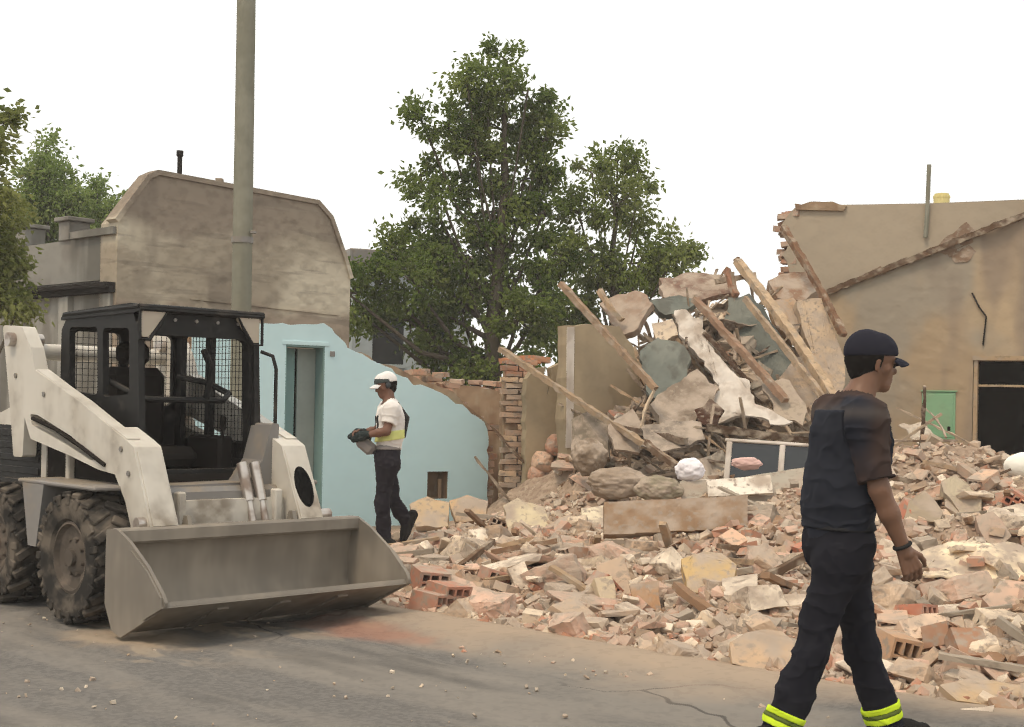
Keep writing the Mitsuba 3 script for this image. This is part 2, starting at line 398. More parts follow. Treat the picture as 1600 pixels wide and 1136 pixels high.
wallmat('teal_wall', stucco((0.62, 0.85, 0.89), (0.64, 0.87, 0.91), (0.66, 0.88, 0.92), 0.5, (0.30, 0.37, 0.35), 0.35, 0.56, 0.78, 0.6, 0.07), 0.004)
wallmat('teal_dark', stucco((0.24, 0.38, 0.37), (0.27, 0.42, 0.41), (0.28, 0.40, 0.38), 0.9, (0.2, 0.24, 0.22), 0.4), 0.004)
wallmat('grey_door', stucco((0.35, 0.40, 0.375), (0.39, 0.44, 0.41), (0.36, 0.40, 0.37), 0.9, (0.25, 0.26, 0.23), 0.4), 0.003)
wallmat('ochre_wall', stucco((0.47, 0.36, 0.24), (0.54, 0.42, 0.28), (0.38, 0.345, 0.285), 0.55, (0.25, 0.20, 0.16), 0.75, 0.5, 0.62), 0.022)
wallmat('beige_wall', stucco((0.45, 0.38, 0.29), (0.49, 0.415, 0.315), (0.48, 0.38, 0.28), 0.6, (0.30, 0.245, 0.19), 0.5), 0.012)
wallmat('plaster_slab', stucco((0.44, 0.35, 0.235), (0.48, 0.385, 0.26), (0.40, 0.32, 0.215), 1.5, (0.30, 0.235, 0.16), 0.5), 0.006)
wallmat('teal_grey', stucco((0.20, 0.215, 0.19), (0.26, 0.27, 0.235), (0.15, 0.15, 0.13), 2.0, (0.10, 0.095, 0.08), 0.7), 0.012)
wallmat('pale_house', stucco((0.46, 0.52, 0.54), (0.5, 0.55, 0.56), (0.42, 0.47, 0.48), 0.8, (0.3, 0.33, 0.33), 0.4), 0.006)
wallmat('core', stucco((0.35, 0.235, 0.155), (0.42, 0.30, 0.20), (0.46, 0.37, 0.26), 3.0, (0.22, 0.13, 0.08), 0.6), 0.03)
wallmat('concrete_pole', stucco((0.27, 0.265, 0.21), (0.32, 0.315, 0.255), (0.25, 0.25, 0.2), 2.0, (0.16, 0.155, 0.12), 0.5, 0.5, 0.7, 0.12), 0.004)
wallmat('white_sheet', stucco((0.72, 0.65, 0.57), (0.80, 0.73, 0.65), (0.60, 0.52, 0.44), 2.2, (0.36, 0.29, 0.23), 0.7), 0.006)
wallmat('green_box', stucco((0.25, 0.47, 0.28), (0.29, 0.50, 0.31), (0.30, 0.46, 0.29), 2.0, (0.26, 0.36, 0.24), 0.5), 0.002)

def basis(o, d, n=None):
    """4x4: local x along d (horizontal), local y into the wall, z up."""
    d = np.array([d[0], d[1], 0.0]); d /= np.linalg.norm(d)
    M = np.eye(4); M[:3, 0] = d; M[:3, 1] = np.cross([0, 0, 1], d); M[:3, 2] = (0, 0, 1); M[:3, 3] = o
    return M
def jag(pts, step, amp, seed):
    """Subdivides an open polyline and roughens it."""
    r = np.random.default_rng(seed); out = []
    for (p, q) in zip(pts[:-1], pts[1:]):
        p, q = np.array(p, float), np.array(q, float)
        n = max(1, int(np.linalg.norm(q - p) / step))
        for i in range(n):
            out.append(p + (q - p) * i / n + (r.normal(0, amp, 2) if i or len(out) else 0))
    out.append(np.array(pts[-1], float))
    return [tuple(x) for x in out]
BRICK = [srgb(176, 130, 106), srgb(190, 148, 122), srgb(164, 120, 98), srgb(198, 162, 136), srgb(174, 142, 122)]
def a_brick(r, L=0.23, H=0.062, W=0.11):
    m = box(0, 0, 0, L, W, H)
    v = m.vertices + r.normal(0, 0.004, m.vertices.shape)
    k = r.integers(0, 8)
    v[k] *= r.uniform(0.72, 0.95)
    return trimesh.Trimesh(v, m.faces, process=False)
def bricks_along(parent, pts, M, depth0, depth1, r, rows=2, drop=0.06, prob=0.9, L=0.235):
    """Loose-ended courses of bricks that stick out of a broken edge (polyline in the wall's x, z)."""
    pts = np.array(pts)
    x0, x1 = pts[:, 0].min(), pts[:, 0].max()
    order = np.argsort(pts[:, 0])
    x = x0
    col = 0
    while x < x1:
        z = np.interp(x + L / 2, pts[order, 0], pts[order, 1])
        for k in range(rows):
            if r.random() > prob: continue
            for w in range(2):
                y = depth0 + (depth1 - depth0) * (0.27 + 0.46 * w)
                m = a_brick(r, L * r.uniform(0.55, 1.0), 0.065, (depth1 - depth0) * 0.44)
                R = trimesh.transformations.euler_matrix(r.normal(0, 0.04), r.normal(0, 0.05), r.normal(0, 0.06))
                R[:3, 3] = (x + L / 2 + r.normal(0, 0.01) + (k % 2) * L * 0.5, y, z - drop + 0.074 * k - r.uniform(0, 0.02))
                part(parent, 'brick', m, mat('rubble'), color=BRICK[r.integers(5)] * r.uniform(0.85, 1.1), M=M @ R)
        x += L + 0.012

# --- tall brown party wall building, left
C = np.array([-5.5, 18.6]); V_ = np.array([0.69, 0.724])
brown = thing('brown_building', 'tall brown plastered building end with stepped shoulders and damp stains behind the utility pole', 'building')
Mb = basis((C[0], C[1], 0), V_)
prof = [(0, -0.1), (4.15, -0.1), (4.15, 3.45), (4.02, 3.75), (3.72, 4.35), (3.45, 4.55), (0.62, 4.62), (0.5, 4.55), (0.0, 3.88)]
part(brown, 'wall', prism(prof, 0.0, 0.45), mat('brown_wall'), M=Mb)
cop = [(4.16, 3.44), (4.03, 3.76), (3.73, 4.37), (3.46, 4.58), (0.61, 4.65), (0.46, 4.57), (-0.03, 3.9)]
band = sg.LineString(cop).buffer(0.035, cap_style='flat')
part(brown, 'coping', prism(np.array(band.exterior.coords)[:-1], -0.035, 0.22), mat('brown_wall'), M=Mb)
# thin ledge that crosses the wall half way up
part(brown, 'ledge', refine(prism(jag([(0.9, 2.93), (3.9, 2.86)], 0.25, 0.012, 3) + [(3.9, 2.83), (0.9, 2.90)], -0.022, 0.01), 0.5), mat('brown_wall'), M=Mb)
part(brown, 'lower_plaster', prism(jag([(0.01, 0.0), (0.01, 2.75)], 0.3, 0.0, 1) + jag([(0.01, 2.75), (1.4, 2.84), (2.7, 2.78), (4.13, 2.86)], 0.18, 0.03, 5) + [(4.13, 0)], -0.014, 0.01), mat('brown_wall'), M=Mb)
q = on_plane(302, 280, (C[0], C[1], 0), [V_[1], -V_[0], 0]) + np.array([-0.3, 0.4, 0])
part(brown, 'vent_pipe', cat(tube([q - [0, 0, .6], q + [0, 0, .42]], 0.035, 10), tube([q + [0, 0, .40], q + [0, 0, .48]], 0.05, 10)), mat('dark_engine'), smooth=40)
q = on_plane(357, 290, (C[0], C[1], 0), [V_[1], -V_[0], 0]) + np.array([-0.2, 0.3, 0])
part(brown, 'chimney_stub', box(q[0], q[1], q[2] - .1, .11, .11, .5, .01), mat('brown_wall'))

# --- grey weathered house front further left, along the street
grey = thing('grey_house', 'low weathered grey house front with dark ledge and stained parapet left of the brown building', 'building')
Mg = basis((C[0] - 0.03, C[1] + 0.03, 0), -A_)
Mg2 = np.eye(4); Mg2[:3, 0] = (-A_[0], -A_[1], 0); Mg2[:3, 1] = (N_[0], N_[1], 0); Mg2[:3, 2] = (0, 0, 1); Mg2[:3, 3] = (C[0] - 0.02, C[1] + 0.02, 0)
part(grey, 'wall', bbox(0.02, 7.0, 0.05, 4, -0.1, 3.1), mat('grey_wall'), M=Mg2)
part(grey, 'parapet', cat(bbox(0.02, 7.0, 0.02, 0.3, 3.1, 3.72), bbox(0.0, 1.15, -0.06, 0.32, 3.72, 3.82)), mat('grey_wall'), M=Mg2)
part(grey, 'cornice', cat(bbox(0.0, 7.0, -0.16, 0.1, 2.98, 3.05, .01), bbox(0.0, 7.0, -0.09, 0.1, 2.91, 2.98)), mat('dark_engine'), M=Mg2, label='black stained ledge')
for x_ in (0.06, 1.2, 2.5):
    part(grey, 'pilaster', bbox(x_, x_ + 0.26, -0.05, 0.06, 0, 2.9, .01), mat('grey_wall'), M=Mg2)
for x_ in (1.25, 2.55):
    part(grey, 'parapet_post', cat(bbox(x_, x_ + 0.3, -0.02, 0.32, 3.72, 4.0, .01), bbox(x_ - .05, x_ + 0.35, -0.07, 0.37, 4.0, 4.06, .01)), mat('grey_wall'), M=Mg2)

# --- pale house seen through the tree
pale = thing('pale_house', 'pale blue house with a flat roof glimpsed through the tree', 'building')
q0, q1 = P(551, 500, 29), P(735, 500, 30)
Mp = basis((q0[0], q0[1], 0), (q1 - q0)[:2])
Lp = np.linalg.norm((q1 - q0)[:2])
part(pale, 'wall', bbox(0, Lp, 0, 5, -0.1, 4.45), mat('pale_house'), M=Mp)
part(pale, 'roof', bbox(-0.15, Lp + .15, -0.25, 5.1, 4.45, 4.75, .02), mat('grey_metal'), M=Mp, label='flat grey roof slab')
for x_ in (0.45, 1.5):
    w_ = part(pale, 'window', bbox(x_, x_ + .7, -0.01, 0.05, 2.3, 3.5), mat('pane'), M=Mp)
    part(pale, 'sill', bbox(x_ - .05, x_ + .75, -0.07, 0.02, 2.22, 2.3), mat('pale_house'), M=Mp)
for k in range(8):
    part(pale, 'wall_board', bbox(0.0, Lp, -0.022, 0.0, 1.1 + .14 * k, 1.22 + .14 * k), mat('pale_house'), M=Mp)

# --- the broken teal wall
B0, B1 = P(300, 640, 15.15), P(765, 640, 17.4)
B0[2] = B1[2] = 0
Mt = basis(B0, (B1 - B0)[:2]); nt = Mt[:3, 1]; Lt = np.linalg.norm(B1 - B0)
def tw(px, py, off=0.0):
    q = on_plane(px, py, B0 + nt * off, nt) - B0
    return (q @ Mt[:3, 0], q[2])
teal = thing('broken_teal_wall', 'broken pale teal painted wall with a door and a stepped ragged top edge', 'wall')
topx = [(300, 507), (400, 506), (508, 505), (519, 514), (524, 521), (536, 528), (542, 545), (566, 550), (578, 553), (590, 566), (618, 570), (634, 582), (652, 590), (690, 604), (712, 612), (726, 628), (746, 645), (764, 660)]
top = jag([tw(*t) for t in topx], 0.10, 0.012, 11)
d0, d1 = tw(447, 541), tw(508, 541); dz = d1[1]
h0, h1 = tw(668, 737), tw(701, 737); hz2 = h0[1]
hb = tw(668, 780)[1]
outline = [(0, -0.1)] + top + [(Lt, -0.1)]
doorh = [(d0[0], -0.05), (d1[0], -0.05), (d1[0], dz), (d0[0], dz)]
hole = [(h0[0], hb), (h1[0], hb), (h1[0], hz2), (h0[0], hz2)]
pg = sg.Polygon(outline).difference(sg.Polygon([(d0[0], -1), (d1[0], -1), (d1[0], dz), (d0[0], dz)])).difference(sg.Polygon(hole))
def pgmesh(pg, y0, y1):
    ms = [prism(np.array(g.exterior.coords)[:-1], y0, y1, [np.array(i.coords)[:-1] for i in g.interiors]) for g in getattr(pg, 'geoms', [pg])]
    return cat(*ms)
pr_ = [(0, 9), (0, 3), tw(500, 500)] + jag([tw(*q) for q in ((505, 500), (560, 552), (600, 572), (640, 594), (690, 614), (722, 632), (746, 650), (758, 662), (763, 670), (763, 790))], .09, .016, 17)
paint = pg.intersection(sg.Polygon([(-.01, -1), (-.01, 4)] + pr_[2:] + [(pr_[-1][0], -1)]).buffer(0))
part(teal, 'plaster', pgmesh(paint, 0, 0.025), mat('teal_wall'), M=Mt)
part(teal, 'core', pgmesh(pg.buffer(-0.008), 0.025, 0.30), mat('core'), M=Mt, label='exposed brown masonry core behind the paint')
# door: reveal, two leaves, lintel
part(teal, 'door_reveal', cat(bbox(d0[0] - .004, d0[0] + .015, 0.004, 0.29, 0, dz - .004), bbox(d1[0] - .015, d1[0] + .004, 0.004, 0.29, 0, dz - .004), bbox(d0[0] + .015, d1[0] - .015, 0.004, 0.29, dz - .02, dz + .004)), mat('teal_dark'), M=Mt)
dm = d0[0] + 0.47 * (d1[0] - d0[0])
lf = part(teal, 'door_leaf', bbox(d0[0] + .016, dm - .012, 0.235, 0.27, 0.0, dz - .03, .004), mat('teal_dark'), M=Mt, label='teal left door leaf')
part(teal, 'door_leaf', bbox(dm + .012, d1[0] - .016, 0.215, 0.25, 0.0, dz - .03, .004), mat('grey_door'), M=Mt, label='grey green right door leaf')
part(teal, 'door_gap', bbox(dm - .02, dm + .02, 0.262, 0.28, 0, dz - .03), mat('black'), M=Mt)
part(teal, 'lintel', bbox(d0[0] - .05, d1[0] + .05, -0.012, 0.0, dz, dz + .05, .004), mat('teal_wall'), M=Mt)
c_ = tw(519, 553)
part(teal, 'switch_box', bbox(c_[0] - .03, c_[0] + .03, -0.02, 0, c_[1] - .03, c_[1] + .03, .004), mat('grey_metal'), M=Mt)
part(teal, 'vent_recess', cat(bbox(h0[0] - .003, h1[0] + .003, 0.27, 0.285, hb, hz2), bbox(h0[0] + .22, h0[0] + .27, 0.1, 0.13, hb, hz2 - .1)), mat('core'), M=Mt)
r_ = np.random.default_rng(5)
tp = np.array([tw(*t) for t in topx])
bricks_along(teal, tp[11:15], Mt, 0.03, 0.29, r_, 2, 0.02, 0.9)
bricks_along(teal, tp[14:18], Mt, 0.03, 0.29, r_, 1, 0.05, 0.95)
bricks_along(teal, tp[4:9], Mt, 0.03, 0.29, r_, 1, 0.075, 0.8)
for k in range(9):                                        # toothed bricks at the broken right end
    R = np.eye(4); R[:3, 3] = (Lt + 0.0 + r_.uniform(-.05, .06), 0.16, 0.12 + .095 * k)
    part(teal, 'brick', a_brick(r_, 0.2, 0.07, 0.26), mat('rubble'), color=BRICK[r_.integers(5)] * r_.uniform(.8, 1.0), M=Mt @ R)

# --- low broken brick wall behind it and the brick pier
low = thing('low_brick_wall', 'low broken brick wall stub between the teal wall and the brick pier', 'wall')
q0, q1 = P(640, 640, 18.3), P(800, 640, 17.9); q0[2] = q1[2] = 0
Ml = basis(q0, (q1 - q0)[:2]); Ll = np.linalg.norm(q1 - q0)
def lw(px, py):
    q = on_plane(px, py, q0, Ml[:3, 1]) - q0
    return (q @ Ml[:3, 0], q[2])
lt = [lw(*t) for t in ((632, 590), (660, 576), (678, 596), (700, 600), (735, 602), (775, 606), (800, 604))]
part(low, 'core', prism([(lt[0][0], -.1)] + jag(lt, .08, .02, 4) + [(lt[-1][0], -.1)], 0, .22), mat('core'), M=Ml)
bricks_along(low, lt, Ml, 0, .22, r_, 2, 0.03, 0.85)

pier = thing('brick_pier', 'broken stub of brick pier with orange top courses beside the beige wall slab', 'pier')
pc = P(818, 640, 17.0)
Mpi = basis((pc[0] - 0.27, pc[1], 0), (0.95, 0.2))
zt = P(820, 566, 17.0)[2]
part(pier, 'core', cat(prism([(0.03, 0), (0.51, 0), (0.51, zt - .55), (0.44, zt - .4), (0.42, zt - .08), (0.07, zt - .04), (0.03, zt - .5)], 0.03, 0.30)), mat('core'), M=Mpi)
zz = 0.15
row = 0
while zz < zt:
    x = -0.02 + (row % 2) * 0.06
    xe = 0.56 - 0.10 * (zz > zt - .55) - r_.uniform(0, .03)
    while x < xe - 0.05:
        L = min(0.22, xe - x)
        R = np.eye(4); R[:3, 3] = (x + L / 2, 0.03 + r_.normal(0, .008), zz)
        if r_.random() > 0.05:
            cc = BRICK[r_.integers(5)] * r_.uniform(.9, 1.1) if zz > zt - .2 else (srgb(178, 150, 128) if r_.random() < .6 else srgb(206, 178, 148))
            part(pier, 'brick', a_brick(r_, L - .012, 0.064, .12), mat('rubble'), color=cc, M=Mpi @ R)
        x += L
    zz += 0.074; row += 1
for k in range(4):
    R = trimesh.transformations.euler_matrix(0, r_.normal(0, .06), r_.normal(0, .15)); R[:3, 3] = (0.12 + .13 * k, 0.16, zt + .03 + .02 * (k % 2))
    part(pier, 'brick', a_brick(r_, .24, .066, .2), mat('rubble'), color=srgb(200, 138, 100), M=Mpi @ R)

stub = thing('pale_wall_stub', 'pale plastered wall stub with reddish rounded rubble at its foot right of the brick pier', 'wall')
q0 = P(838, 600, 16.7); 
Ms = basis((q0[0], q0[1], 0), (0.97, 0.25))
z1 = P(850, 572, 16.7)[2]; z2 = P(872, 562, 16.7)[2]
part(stub, 'plaster', prism(jag([(-0.12, 0), (-0.12, z1 - .18), (-.02, z1 - .05), (.10, z1), (.16, z1 - .35), (.20, z2 - .1), (.40, z2), (.42, 0)], .1, .012, 8), 0, .2), mat('plaster_slab'), M=Ms)
for k, (x, z, rr) in enumerate(((.08, .75, .15), (.22, .95, .13), (.34, .70, .17), (.0, .60, .12), (.2, .55, .16))):
    m = trimesh.creation.icosphere(2, rr)
    m = m.subdivide(); m.vertices *= 1 + 0.9 * (meshkit.fbm(m.vertices * 7 + k * 7, 4)[:, None] - .5)
    part(stub, 'masonry_lump', m, mat('rubble'), color=srgb(186, 140, 116) if k % 2 else srgb(196, 164, 140), M=Ms @ trimesh.transformations.translation_matrix((x, -.1, z)))

# --- the beige upright wall slab
slab = thing('beige_wall_slab', 'upright beige plastered wall slab with a light left edge left of the leaning beams', 'wall')
q0, q1 = P(888, 600, 16.2), P(1012, 600, 16.6); q0[2] = q1[2] = 0
Msl = basis(q0, (q1 - q0)[:2])
def sw(px, py):
    q = on_plane(px, py, q0, Msl[:3, 1]) - q0
    return (q @ Msl[:3, 0], q[2])
sp = [sw(*t) for t in ((884, 720), (886, 509), (930, 507), (972, 512), (988, 540), (1003, 585), (1018, 650), (1016, 720))]
part(slab, 'plaster', prism(jag(sp, .12, .012, 3), 0, .28), mat('plaster_slab'), M=Msl)
part(slab, 'edge_strip', prism([sw(*t) for t in ((884, 700), (886, 511), (897, 511), (895, 700))], -.012, .01), mat('white_sheet'), M=Msl)

# --- right building: frontal wall with the old roof line
R0, R1 = P(1226, 500, 19.4), P(1800, 500, 17.6); R0[2] = R1[2] = 0
Mr = basis(R0, (R1 - R0)[:2]); nr = Mr[:3, 1]
def rw(px, py, off=0.0):
    q = on_plane(px, py, R0 + nr * off, nr) - R0
    return (q @ Mr[:3, 0], q[2])
right = thing('ochre_building', 'ochre plastered building side with a dark doorway and the slanted line of the lost roof', 'building')
left_edge = jag([rw(1322, 720), rw(1300, 560), rw(1262, 470), rw(1240, 440), rw(1222, 400), rw(1234, 372), rw(1224, 348), rw(1242, 324)], .12, .025, 6)
top_r = [rw(*t) for t in ((1300, 322), (1450, 317), (1600, 310), (1795, 302))]
Lr = top_r[-1][0]
zt0 = top_r[0][1]
top_r = [(x, zt0 + 0.02 * math.sin(3 * x)) for x, _ in top_r]
op = [rw(1521, 728), rw(1522, 563), rw(1660, 563), rw(1660, 728)]
ow0, ow1, oz = op[1][0], op[2][0], op[1][1]
body = sg.Polygon([(left_edge[0][0], -.1)] + left_edge + top_r + [(Lr, -.1)]).buffer(0).difference(sg.box(ow0, -1, ow1, oz))
part(right, 'wall', pgmesh(body, 0.02, 0.36), mat('beige_wall'), M=Mr)
diag = [rw(1288, 460), rw(1340, 438), rw(1420, 408), rw(1510, 372), rw(1600, 338), rw(1800, 262)]
lowp = sg.Polygon([(left_edge[0][0] + .05, -.1), (rw(1318, 640)), rw(1300, 520), diag[0]] + diag[1:] + [(Lr, -.1)]).buffer(0).intersection(body.buffer(-0.01))
part(right, 'lower_plaster', pgmesh(lowp, -0.012, 0.02), mat('ochre_wall'), M=Mr)
dl = [np.array([x, -0.05, z]) for x, z in diag]
d3 = [(Mr @ np.append(p, 1))[:3] for p in dl]
part(right, 'roof_line_timber', cat(*[bar(a, b, .08, .08, warp=.07, seed=i) for i, (a, b) in enumerate(zip(d3[:-1], d3[1:]))]), mat('wood'), color=srgb(96, 76, 60), label='dark slanted timber along the old roof line')
cop2 = [rw(1242, 318), rw(1300, 315), rw(1322, 322)]
part(right, 'coping', prism(jag([rw(1244, 328)] + cop2 + [rw(1318, 330)], .1, .01, 2), -0.03, .4), mat('core'), M=Mr)
part(right, 'door_frame', cat(bbox(ow0 - .0, ow0 + .05, -.02, .3, .2, oz), bbox(ow0 + .05, ow1 - .05, .02, .1, oz - .36, oz - .33), bbox(ow1 - .05, ow1, -.02, .3, .2, oz), bbox(ow0 - .02, ow1 + .02, -.05, .0, oz, oz + .06)), mat('wood'), color=srgb(168, 146, 118), M=Mr)
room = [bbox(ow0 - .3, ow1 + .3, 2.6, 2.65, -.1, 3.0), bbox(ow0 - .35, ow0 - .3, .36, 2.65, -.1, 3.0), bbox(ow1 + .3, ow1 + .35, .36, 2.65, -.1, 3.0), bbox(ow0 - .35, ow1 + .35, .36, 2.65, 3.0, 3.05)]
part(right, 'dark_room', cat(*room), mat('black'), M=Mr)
rp = np.random.default_rng(12)
for i, (a_, b_) in enumerate(zip(left_edge[:-1], left_edge[1:])):
    if a_[1] < 1.6: continue
    for k in range(2):
        R = trimesh.transformations.euler_matrix(rp.normal(0, .1), rp.normal(0, .12), rp.normal(0, .15)); t_ = rp.random()
        R[:3, 3] = (a_[0] * (1 - t_) + b_[0] * t_ + rp.uniform(-.06, .06), 0.1 + .17 * k, a_[1] * (1 - t_) + b_[1] * t_)
        part(right, 'brick', a_brick(rp, .24, .075, .15), mat('rubble'), color=BRICK[rp.integers(5)] * rp.uniform(.75, 1.0), M=Mr @ R)
pp = [rw(1452, 258), rw(1449, 330), rw(1446, 372)]
part(right, 'wall_pipe', tube([(Mr @ [x, -.03, z, 1])[:3] for x, z in pp], .03, 8), mat('concrete_pole'), smooth=40, label='thin olive pipe rising above the roof edge')
pp = [rw(1519, 458), rw(1530, 480), rw(1541, 495), rw(1536, 540)]
part(right, 'cable', tube([(Mr @ [x, -.04, z, 1])[:3] for x, z in pp], .012, 6), mat('dark_engine'), smooth=40, label='dark cable end sticking out of the wall')
q = Mr @ np.append(np.insert(np.array(rw(1466, 310)), 1, .55), 1)
ytub = thing('yellow_drum', 'small pale yellow drum behind the roof edge beside the thin pipe', 'drum')
part(ytub, 'body', cat(trimesh.creation.cylinder(.11, .24, sections=24), trimesh.creation.cylinder(.118, .03, sections=24, transform=trimesh.transformations.translation_matrix((0, 0, .1))), trimesh.creation.cylinder(.118, .03, sections=24, transform=trimesh.transformations.translation_matrix((0, 0, -.08)))), mat('cloth'), color=(0.66, 0.58, 0.27), M=trimesh.transformations.translation_matrix(q[:3]))
part(ytub, 'lid', trimesh.creation.cylinder(.1, .03, sections=24), mat('cloth'), color=(0.62, 0.55, 0.25), M=trimesh.transformations.translation_matrix(q[:3] + [0, 0, .13]))
part(right, 'roof', bbox(.4, Lr, .36, 4, zt0 - .5, zt0 - .35), mat('core'), M=Mr)

g0, g1 = rw(1441, 612), rw(1492, 687)
gb = thing('green_meter_box', 'green painted wall box mounted left of the dark doorway', 'meter box')
part(gb, 'case', bbox(g0[0], g1[0], -.04, -.012, g1[1], g0[1], .008), mat('green_box'), M=Mr)
part(gb, 'door', bbox(g0[0] + .03, g1[0] - .03, -.050, -.04, g1[1] + .03, g0[1] - .03, .005), mat('green_box'), M=Mr)
part(gb, 'lock', bbox(g1[0] - .10, g1[0] - .06, -.062, -.05, g1[1] + .12, g1[1] + .18, .004), mat('dark_engine'), M=Mr)
part(gb, 'top_cap', bbox(g0[0] - .02, g1[0] + .02, -.055, -.012, g0[1], g0[1] + .02, .004), mat('green_box'), M=Mr)

# --- utility pole
pole = thing('utility_pole', 'tall grey green concrete utility pole behind the loader cab', 'utility pole')
b_, t_ = P(376, 560, 14.4), P(386, -60, 14.4)
d_ = t_ - b_; b0 = b_ - d_ * (b_[2] + .1) / d_[2]
part(pole, 'shaft', tube([b0 + (t_ - b0) * k / 10 for k in range(11)], np.linspace(.112, .098, 11), 20), mat('concrete_pole'), smooth=40)
for (py_, w_) in ((478, .04),):
    q = P(392, 378, 14.3)
    part(pole, 'strap_clamp', tube([b_ + (t_ - b_) * .29, b_ + (t_ - b_) * .305], .115, 20), mat('grey_metal'), smooth=40)
part(pole, 'bolt', box(*(P(396, 363, 14.33)), .06, .05, .03, .005), mat('grey_metal'))

# ------------------------------------------------------------------ trees
def leaf_mesh(cs, dirs, size, r, droop=0.35):
    """Two-triangle leaves, folded along the midrib, one per row of cs."""
    n = len(cs)
    d = dirs + r.normal(0, .55, (n, 3)); d[:, 2] -= droop
    d /= np.linalg.norm(d, axis=1, keepdims=True)
    s = np.cross(d, r.normal(0, 1, (n, 3))); s /= np.linalg.norm(s, axis=1, keepdims=True)
    u = np.cross(d, s)
    L = size * r.uniform(.65, 1.35, n)[:, None]
    w = L * .27
    v = np.stack([cs, cs + d * L * .45 + s * w + u * w * .35, cs + d * L, cs + d * L * .45 - s * w + u * w * .35], 1).reshape(-1, 3)
    o = np.arange(n)[:, None] * 4
    f = np.vstack([o + [0, 1, 2], o + [0, 2, 3]])
    return v, f
def tree(name, label, base, blobs, Y, leaf, dens, cols, trunk_r, seed, clump_r=.30, per=38, kind='broad', limb_r=.05, group=None, depth=1.0):
    r = np.random.default_rng(seed)
    t = thing(name, label, 'tree', group)
    tops = []
    limbs = []
    base = np.asarray(base, float)
    Cs, Ds, Rs = [], [], []
    axis_top = max((P(bx, by, Y) for bx, by, *_ in blobs), key=lambda q: q[2])
    for i, (bx, by, rx, ry) in enumerate(blobs):
        c = P(bx, by, Y + r.uniform(-.6, .6) * depth)
        R = np.array([rx * Y / F, min(rx * Y / F, 1.0) * depth, ry * Y / F]) * (.90 if rx > 40 else 1.0)
        n = max(4, int(dens * (rx * ry) / 1000))
        q = r.normal(0, 1, (n, 3)); q /= np.linalg.norm(q, axis=1, keepdims=True)
        rad = r.uniform(0.12, 1.0, n) ** 0.5
        cc = c + q * R * rad[:, None]
        Cs.append(cc); Ds.append(q)
        k = np.clip((c[2] - base[2]) / (axis_top[2] - base[2] + 1e-6), .12, .9)
        j = base + (axis_top - base) * (k * .62)
        mid = (j + c) / 2 + [0, 0, -.12 * np.linalg.norm(c - j)]
        limbs.append(tube([j, mid, c], [limb_r * (1.3 - k), limb_r * .8 * (1.2 - k), limb_r * .3], 7))
        for p in cc[r.random(n) < .45]:
            limbs.append(tube([c + (p - c) * .05, (c + p) / 2 + r.normal(0, .05, 3), p], [limb_r * .3, limb_r * .2, .006], 5))
    h = axis_top - base
    pts = [base + h * k + r.normal(0, .05, 3) * [1, 1, 0] * (k > 0) for k in np.linspace(0, .9, 10)]
    part(t, 'trunk', tube(pts, np.linspace(trunk_r, trunk_r * .2, 10), 12), mat('bark'), smooth=40)
    part(t, 'limbs', cat(*limbs), mat('bark'), smooth=40)
    Cs, Ds = np.vstack(Cs), np.vstack(Ds)
    n = len(Cs)
    tone = r.uniform(0, 1, n)
    cen = np.repeat(Cs, per, 0) + r.normal(0, 1, (n * per, 3)) * clump_r * r.uniform(.6, 1.15, n).repeat(per)[:, None] * [.55, .55, .45]
    dirs = np.repeat(Ds, per, 0) * .8
    v, f = leaf_mesh(cen, dirs, leaf, r)
    cols = np.asarray(cols)
    ti = np.repeat(tone, per) * .75 + r.uniform(0, .25, n * per)
    x = ti * (len(cols) - 1); i0 = np.minimum(x.astype(int), len(cols) - 2)
    col = cols[i0] + (cols[i0 + 1] - cols[i0]) * (x - i0)[:, None]
    col = np.repeat(col, 4, 0)
    part(t, 'crown', trimesh.Trimesh(v, f, process=False), mat('leaf'), color=col, kind='stuff')
    return t
GREEN = [(0.065, 0.105, 0.026), (0.12, 0.17, 0.042), (0.165, 0.215, 0.055), (0.22, 0.26, 0.08)]
LIGHT = [(0.13, 0.19, 0.05), (0.18, 0.25, 0.07), (0.24, 0.31, 0.10), (0.30, 0.35, 0.13)]
tree('broadleaf_tree', 'tall broad leafed tree with a pointed crown in the middle behind the rubble', P(762, 640, 24) * [1, 1, 0],
     [(792, 95, 30, 36), (760, 130, 48, 50), (825, 140, 30, 42), (728, 120, 24, 32), (700, 200, 52, 36), (655, 180, 26, 20), (790, 205, 75, 58), (850, 220, 32, 62), (745, 250, 62, 46), (820, 280, 62, 50), (655, 275, 32, 34), (690, 310, 52, 42),
      (770, 330, 66, 56), (850, 330, 42, 60), (655, 370, 52, 42), (605, 390, 30, 38), (720, 400, 76, 58), (800, 420, 66, 58), (590, 440, 42, 42), (545, 460, 22, 50), (650, 450, 62, 52), (575, 500, 46, 42), (720, 490, 76, 60), (810, 500, 66, 62), (690, 550, 66, 48), (770, 570, 62, 40), (640, 500, 30, 40), (850, 470, 40, 60), (875, 400, 40, 50)],
     24, .11, 5.0, GREEN, .20, 21, .25, 100, limb_r=.07)
tree('broadleaf_tree', 'smaller broad leafed tree with a rounded crown right of the tall tree', P(950, 640, 25) * [1, 1, 0],
     [(965, 250, 40, 34), (925, 270, 32, 32), (1000, 280, 26, 30), (960, 320, 62, 46), (905, 335, 36, 44), (1000, 350, 32, 38), (930, 400, 62, 52), (1000, 410, 52, 42), (1060, 390, 38, 38), (1084, 398, 18, 10), (1030, 425, 60, 22), (900, 470, 52, 62), (970, 450, 62, 40), (880, 530, 45, 50)],
     25, .11, 5.0, GREEN[1:] + [(0.15, 0.18, 0.075)], .14, 22, .25, 100, limb_r=.06)
